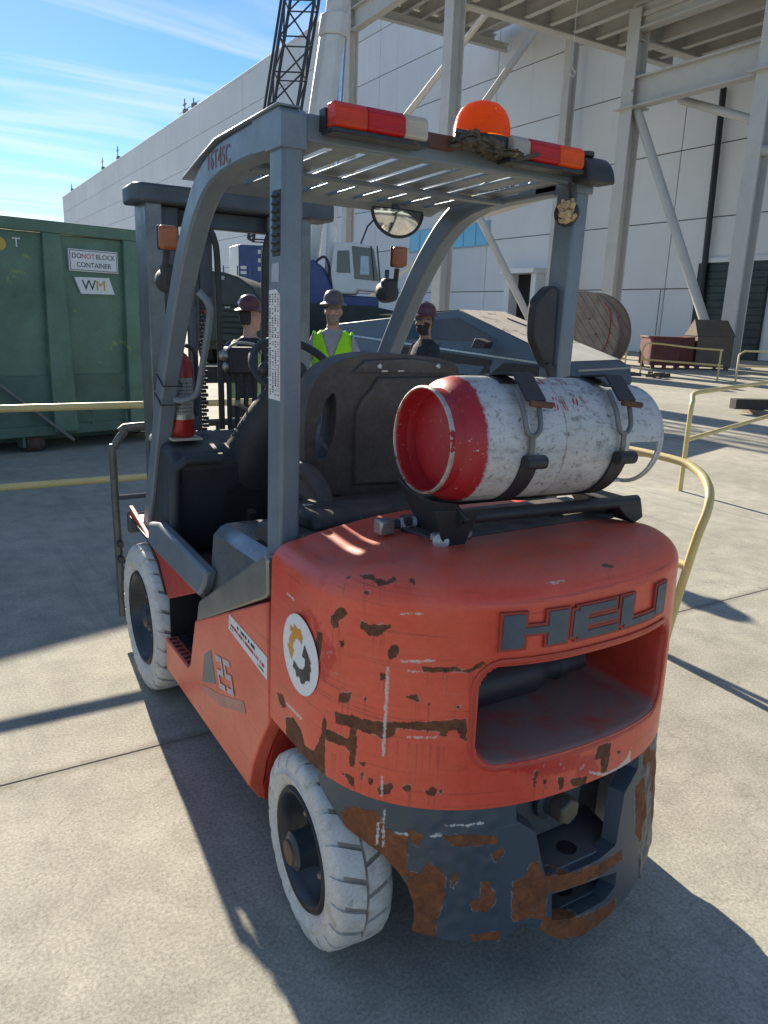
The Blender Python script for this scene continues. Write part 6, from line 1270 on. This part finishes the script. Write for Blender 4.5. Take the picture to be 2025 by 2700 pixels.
rail_thing('railing', (22, 13.4, 0), 'far yellow railing at the right edge in front of the dark door', [[(20.99, 13.5, 0), (20.99, 13.5, .85), (21.1, 13.4, .97), (26, 10.6, .97)], [(20.99, 13.5, .5), (26, 10.6, .5)]], [[(24.4, 11.5, .97), (24.4, 11.5, 0)]], .03)
rail_thing('railing', (19.5, 17.4, 0), 'far yellow railing panel half hidden behind the cable drum', [[(19.9, 17.1, 0), (19.9, 17.1, .9), (19.8, 17.2, 1.0), (18.9, 19.2, 1.0)], [(19.9, 17.1, .5), (18.9, 19.2, .5)]], [[(18.9, 19.2, 1.0), (18.9, 19.2, 0)]], .03)
dl = thing('dunnage_pile', (18.9, 15.3, 0), 'low pile of scrap dunnage at the foot of the far railing', 'dunnage')
for k in range(9): MB().cbox((random.uniform(-.7, 1.1), random.uniform(-.3, .3), .06 + random.uniform(0, .09)), (random.uniform(.3, .7), .12, .10), Matrix.Rotation(random.uniform(-1, 1), 3, 'Z')).build('offcut', pm('offcut', (.09, .08, .065), .9, var=.4), dl, .006)
# ================================================================== PEOPLE
SKIN = pm('skin', (.42, .235, .165), .5, var=.12, vs_=14); SKIN2 = pm('skin_brown', (.27, .145, .095), .5, var=.12, vs_=14)
BOOT = pm('boot', (.06, .045, .035), .7); JEAN = pm('jeans', (.045, .06, .10), .8, var=.2); PANT = pm('work_pants', (.05, .045, .04), .85, var=.2)
TEE = pm('tee_black', (.020, .022, .026), .85, var=.2, vs_=12); SHG = pm('shirt_grey', (.30, .28, .29), .85, var=.15); NAVY = pm('sleeve_navy', (.02, .045, .13), .8, var=.2)
BEARD = pm('beard_dark', (.022, .017, .014), .9, var=.3, vs_=60); STUB = pm('stubble', (.24, .165, .135), .8, var=.2, vs_=60); HAIR = pm('hair', (.03, .022, .018), .8, var=.3, vs_=60)
HIVIS = pm('hi_vis', (.36, .80, .012), .6, var=.08, vs_=16); REFL = pm('reflective_grey', (.42, .42, .43), .35, var=.1)
def cloth_glow(nm, c, f):
    m, t, b = newmat(nm); n = noise(t, coords(t), 16, 5); cc_ = mixc(t, n, tuple(x * .85 for x in c), c); t.links.new(cc_, b.inputs['Base Color']); b.inputs['Roughness'].default_value = .7
    tr = N(t, 'ShaderNodeBsdfTranslucent'); t.links.new(cc_, tr.inputs[0]); ms = N(t, 'ShaderNodeMixShader'); ms.inputs[0].default_value = f
    t.links.new(b.outputs[0], ms.inputs[1]); t.links.new(tr.outputs[0], ms.inputs[2]); t.links.new(ms.outputs[0], t.nodes['Material Output'].inputs[0]); return m
HIVIS = cloth_glow('hi_vis_cloth', (.48, .95, .02), .35)
def hatmat(nm, c): return pm(nm, c, .32, var=.18, vs_=8)
def ell_loft(mb, rowsl, n=22):
    o = len(mb.v)
    for (cx, cy, z, rx, ry) in rowsl: mb.v += [(cx + rx * math.cos(2 * math.pi * k / n), cy + ry * math.sin(2 * math.pi * k / n), z) for k in range(n)]
    for i in range(len(rowsl) - 1): mb.f += [(o + i * n + k, o + i * n + (k + 1) % n, o + (i + 1) * n + (k + 1) % n, o + (i + 1) * n + k) for k in range(n)]
    mb.f += [tuple(range(o + n - 1, o - 1, -1)), tuple(range(o + (len(rowsl) - 1) * n, o + len(rowsl) * n))]
def blob(mb, c, r_, n=12):
    rowsl = []
    for i in range(1, n): a = math.pi * i / n; rowsl.append((c[0], c[1], c[2] - r_[2] * math.cos(a), r_[0] * math.sin(a), r_[1] * math.sin(a)))
    ell_loft(mb, rowsl, 16)
def person(label, loc, face, scale, arms, mats, head_turn=0., beard=None, hat=(.1, .03, .025), glasses=None, vest=None, vest_mats=None, sleeve_long=True):
    """local: facing +Y, standing at origin; arms = ((elbow, wrist, palm direction) for left, right)"""
    root = thing('person', loc, label, 'person', rotz=face); root.scale = (scale,) * 3
    mb = MB()
    for sx in (-1, 1):
        mb.tube([(sx * .085, 0, .96), (sx * .095, .005, .78), (sx * .10, .02, .52), (sx * .105, .0, .40), (sx * .11, -.02, .10), (sx * .11, -.02, .05)], [.10, .088, .062, .060, .045, .047], 14)
        mb.tube([(sx * .11, -.075, .045), (sx * .112, 0, .052), (sx * .118, .09, .045), (sx * .122, .165, .034), (sx * .122, .19, .03)], [.04, .05, .048, .038, .02], 12)
    ell_loft(mb, [(0, 0, .86, .13, .10), (0, 0, .92, .168, .12), (0, 0, 1.0, .165, .12), (0, 0, 1.10, .155, .115), (0, .005, 1.22, .17, .12), (0, .005, 1.34, .188, .118), (0, -.005, 1.42, .175, .10), (0, -.012, 1.47, .12, .08), (0, -.01, 1.50, .07, .062)])
    mb.tube([(0, -.012, 1.44), (0, -.004, 1.52), (0, .01, 1.60)], [.068, .058, .056], 14)
    ct_, st_ = math.cos(head_turn), math.sin(head_turn)
    def H(x, y, z): y -= .005; return (x * ct_ - y * st_, x * st_ + y * ct_ + .012, z)
    hm = MB(); blob(hm, (0, .0, 1.675), (.077, .098, .118), 16); blob(hm, (0, .035, 1.60), (.055, .062, .058)); blob(hm, (0, .075, 1.572), (.028, .024, .022))
    blob(hm, (0, .10, 1.645), (.014, .022, .022)); hm.tube([(0, .088, 1.69), (0, .104, 1.655), (0, .116, 1.64)], [.010, .012, .012], 8); blob(hm, (0, .094, 1.598), (.024, .010, .010))
    for sx in (-1, 1): blob(hm, (sx * .078, -.005, 1.655), (.010, .022, .034)); blob(hm, (sx * .03, .082, 1.698), (.026, .014, .010)); blob(hm, (sx * .045, .066, 1.64), (.024, .024, .024))
    mb.add([H(*p) for p in hm.v], hm.f)
    hands = []
    for sx, (el, wr, pd) in zip((-1, 1), arms):
        sh_ = Vector((sx * .185, 0, 1.405)); el = Vector(el); wr = Vector(wr); pd = Vector(pd).normalized()
        mb.tube([sh_ * .9 + Vector((0, 0, .15)) * .0, sh_, sh_.lerp(el, .5), el, el.lerp(wr, .4), wr], [.07, .066, .055, .046, .045, .031], 14)
        side_ = pd.cross(Vector((0, 0, 1)))
        side_ = side_.normalized() if side_.length > .2 else Vector((0, 1, 0))
        pal = wr + pd * .05; mb.tube([wr, wr + pd * .03, pal, wr + pd * .09], [.028, .036, .040, .030], 10)
        nn_ = side_.cross(pd)
        for f_, ln in zip((-1.5, -.5, .5, 1.5), (.062, .074, .07, .055)):
            b0 = wr + pd * .085 + side_ * f_ * .019; b1_ = b0 + pd * ln * .55; mb.tube([b0, b1_, b1_ + (pd * .6 - nn_ * .8).normalized() * ln * .45], [.0105, .010, .008], 8)
        t0_ = wr + pd * .03 - side_ * .03; mb.tube([t0_, t0_ - side_ * .025 + pd * .025, t0_ - side_ * .03 + pd * .06], [.014, .012, .009], 8); hands.append((wr, el))
    me = bpy.data.meshes.new('b'); me.from_pydata(mb.v, [], mb.f); tmp = bpy.data.objects.new('b', me); COL.objects.link(tmp)
    rm_ = tmp.modifiers.new('r', 'REMESH'); rm_.mode = 'VOXEL'; rm_.voxel_size = .0078; rm_.use_smooth_shade = True
    sm_ = tmp.modifiers.new('s', 'SMOOTH'); sm_.factor = .5; sm_.iterations = 3
    dg = bpy.context.evaluated_depsgraph_get(); m2 = bpy.data.meshes.new_from_object(tmp.evaluated_get(dg)); bpy.data.objects.remove(tmp); bpy.data.meshes.remove(me)
    skin, shirt, pants, sleeve = mats; m2.materials.clear()
    for q in (skin, shirt, pants, BOOT, sleeve, beard or skin, HAIR): m2.materials.append(q)
    nf = len(m2.polygons); cen = np.empty(nf * 3); m2.polygons.foreach_get('center', cen); cen = cen.reshape(-1, 3); idx = np.full(nf, 1)
    x, y, z = cen.T; idx[z < .97] = 2; idx[z < .11] = 3
    # arms and hands
    armd = np.full(nf, 9.)
    for (wr, el), sx in zip(hands, (-1, 1)):
        sh_ = np.array((sx * .185, 0, 1.405)); segs = [(sh_, np.array(el)), (np.array(el), np.array(wr))]
        for a, b in segs:
            t_ = np.clip(((cen - a) @ (b - a)) / ((b - a) @ (b - a)), 0, 1); d_ = np.linalg.norm(cen - (a + t_[:, None] * (b - a)), axis=1); armd = np.minimum(armd, d_)
        near = np.linalg.norm(cen - np.array(wr), axis=1) < .19; fore = ((cen - np.array(wr)) @ (np.array(wr) - np.array(el))) > -.01; idx[(armd < .075) & (np.abs(x) > .16)] = 4; idx[near & fore & (np.linalg.norm(cen - np.array(wr), axis=1) < .2)] = 0
        if not sleeve_long:
            a, b = segs[1]; t_ = ((cen - a) @ (b - a)) / ((b - a) @ (b - a)); d_ = np.linalg.norm(cen - (a + np.clip(t_, 0, 1)[:, None] * (b - a)), axis=1); idx[(d_ < .06) & (t_ > -.2)] = 0
    idx[(z > 1.495)] = 0
    lx = (x * ct_ + (y - .012) * st_); ly = (-x * st_ + (y - .012) * ct_)
    if beard is not None: idx[(z > 1.53) & (z < 1.632 - .5 * np.clip(.03 - ly, 0, 1) + .03 * (ly < .055)) & (ly > -.01)] = 5
    idx[(z > 1.60) & (ly < -.035) & (z > 1.60)] = 6
    m2.polygons.foreach_set('material_index', idx.astype(np.int32)); m2.polygons.foreach_set('use_smooth', [True] * nf); m2.name = 'body'
    bo_ = bpy.data.objects.new('body', m2); COL.objects.link(bo_); bo_.parent = root
    # hard hat with full brim
    HM = hatmat('hat_%d' % len(MATS), hat); hc = H(0, -.002, 1.730)
    hp_ = [(.150, -.012), (.152, -.006), (.118, .010), (.112, .02), (.110, .05), (.100, .082), (.078, .108), (.045, .124), (.004, .129)]
    ho = MB().lathe([(r_ * .88, h) for r_, h in hp_], (0, 0, 0), n=40, cap=False); ho.v = [(hc[0] + p[0] * .96, hc[1] + p[1] * 1.14, hc[2] + p[2] - .03 * 0) for p in ho.v]
    hob = ho.build('hard_hat', HM, root, smooth=60, recalc=True)
    s_ = hob.modifiers.new('t', 'SOLIDIFY'); s_.thickness = .004
    rg_ = MB().tube([(hc[0], hc[1] - .118 + .236 * k / 10, hc[2] + .0 + .129 * math.sin(math.pi * k / 10) ** .6 + .002) for k in range(1, 10)], .006, 6).build('hat_ridge', HM, hob, smooth=True)
    if head_turn < -.5:
        ks = [(-.02, .012), (-.004, .012), (-.004, .024), (.008, .022), (.010, .010), (.024, .006), (.018, -.008), (.006, -.022), (-.002, -.010), (-.016, -.006)]
        MB().prism([H(.02 + u_, -.118 + .25 * v_, 1.785 + v_) for u_, v_ in ks], (0, -.004, 0)).build('hat_sticker', LABELW, hob)
    if glasses:
        gl = MB()
        for sx in (-1, 1):
            gl.add([H(sx * .008, .113, 1.678), H(sx * .062, .098, 1.676), H(sx * .070, .085, 1.690), H(sx * .062, .098, 1.702), H(sx * .008, .113, 1.704), H(sx * .008, .103, 1.678), H(sx * .062, .088, 1.676), H(sx * .066, .078, 1.690), H(sx * .062, .088, 1.702), H(sx * .008, .103, 1.704)],
                   [(0, 1, 2, 3, 4), (9, 8, 7, 6, 5)] + [(i, (i + 1) % 5, 5 + (i + 1) % 5, 5 + i) for i in range(5)])
        go = gl.build('glasses', glasses, root)
        for sx in (-1, 1): MB().tube([H(sx * .068, .085, 1.696), H(sx * .082, .0, 1.69)], .003, 6).build('temple', INK, go)
    else:
        for sx in (-1, 1): MB().lathe([(.002, -.010), (.008, -.006), (.010, 0), (.008, .006), (.002, .010)], H(sx * .031, .084, 1.676), n=10).build('eye', pm('eye', (.3, .28, .26), .2), root, smooth=60)
    if vest is not None:
        # garment: torso faces of the body pushed outwards, with neckline, in panels
        bm = bmesh.new(); bm.from_mesh(m2); bm.faces.ensure_lookup_table(); kill = []
        for i_, f in enumerate(bm.faces):
            if not vest(cen[i_][0], cen[i_][1], cen[i_][2], armd[i_]): kill.append(f)
        bmesh.ops.delete(bm, geom=kill, context='FACES')
        bmesh.ops.smooth_vert(bm, verts=bm.verts, factor=.5, use_axis_x=True, use_axis_y=True, use_axis_z=True)
        bm.normal_update()
        for v in bm.verts: v.co = v.co + v.normal * .011
        for f in bm.faces:
            c_ = f.calc_center_median(); ax_ = abs(c_.x); f.material_index = 1 if (.092 < ax_ < .128 or 1.04 < c_.z < 1.085) else 0
        m3 = bpy.data.meshes.new('vest'); bm.to_mesh(m3); bm.free(); m3.materials.clear(); [m3.materials.append(q) for q in (vest_mats or (HIVIS, REFL))]
        vo = bpy.data.objects.new('safety_vest', m3); COL.objects.link(vo); vo.parent = root
        s_ = vo.modifiers.new('t', 'SOLIDIFY'); s_.thickness = .004; s_.offset = 1
    return root
DKG = pm('dark_lens', (.012, .012, .014), .08, spec=.9); CLG = pm('clear_frame', (.05, .05, .05), .3)
# direction helper: rotz so that local +Y points along (dx, dy)
def face(dx_, dy_): return math.atan2(-dx_, dy_)
person('bearded man in yellow green safety vest and dark glasses facing the camera', (2.11, 5.0, 0), face(-.55, -.83), 1.005,
       (((-.26, -.02, 1.13), (-.20, .16, .98), (.3, .6, -.6)), ((.26, -.02, 1.13), (.20, .16, .98), (-.3, .6, -.6))), (SKIN, SHG, JEAN, SHG), head_turn=-.12, beard=STUB, hat=(.105, .075, .07), glasses=DKG,
       vest=lambda x, y, z, d: .90 < z < 1.475 and abs(x) < .185 and not (y > 0 and abs(x) < max(.006, (z - 1.20) * .36)) and (d > .052 or z > 1.33))
person('man seen from behind in black shirt with safety braces and maroon hard hat', (1.10, 4.55, 0), face(.62, .78), .957,
       (((-.28, .06, 1.16), (-.16, .26, 1.02), (.4, .7, -.2)), ((.28, .06, 1.16), (.16, .26, 1.02), (-.4, .7, -.2))), (SKIN, TEE, PANT, NAVY), head_turn=-.75, hat=(.085, .022, .026),
       vest=lambda x, y, z, d: .95 < z < 1.465 and .085 < abs(x) < .150 and d > .03, vest_mats=(pm('strap_lime', (.26, .36, .14), .7), pm('strap_grey', (.34, .36, .34), .5)))
person('bearded man in black jacket and maroon hard hat standing in profile by the pickup', (2.98, 4.72, 0), face(-.80, .05), .962,
       (((-.27, .02, 1.14), (-.22, .20, 1.05), (.2, .8, -.3)), ((.27, .02, 1.14), (.22, .20, 1.05), (-.2, .8, -.3))), (SKIN2, TEE, PANT, TEE), head_turn=.1, beard=BEARD, hat=(.085, .024, .028), glasses=CLG)
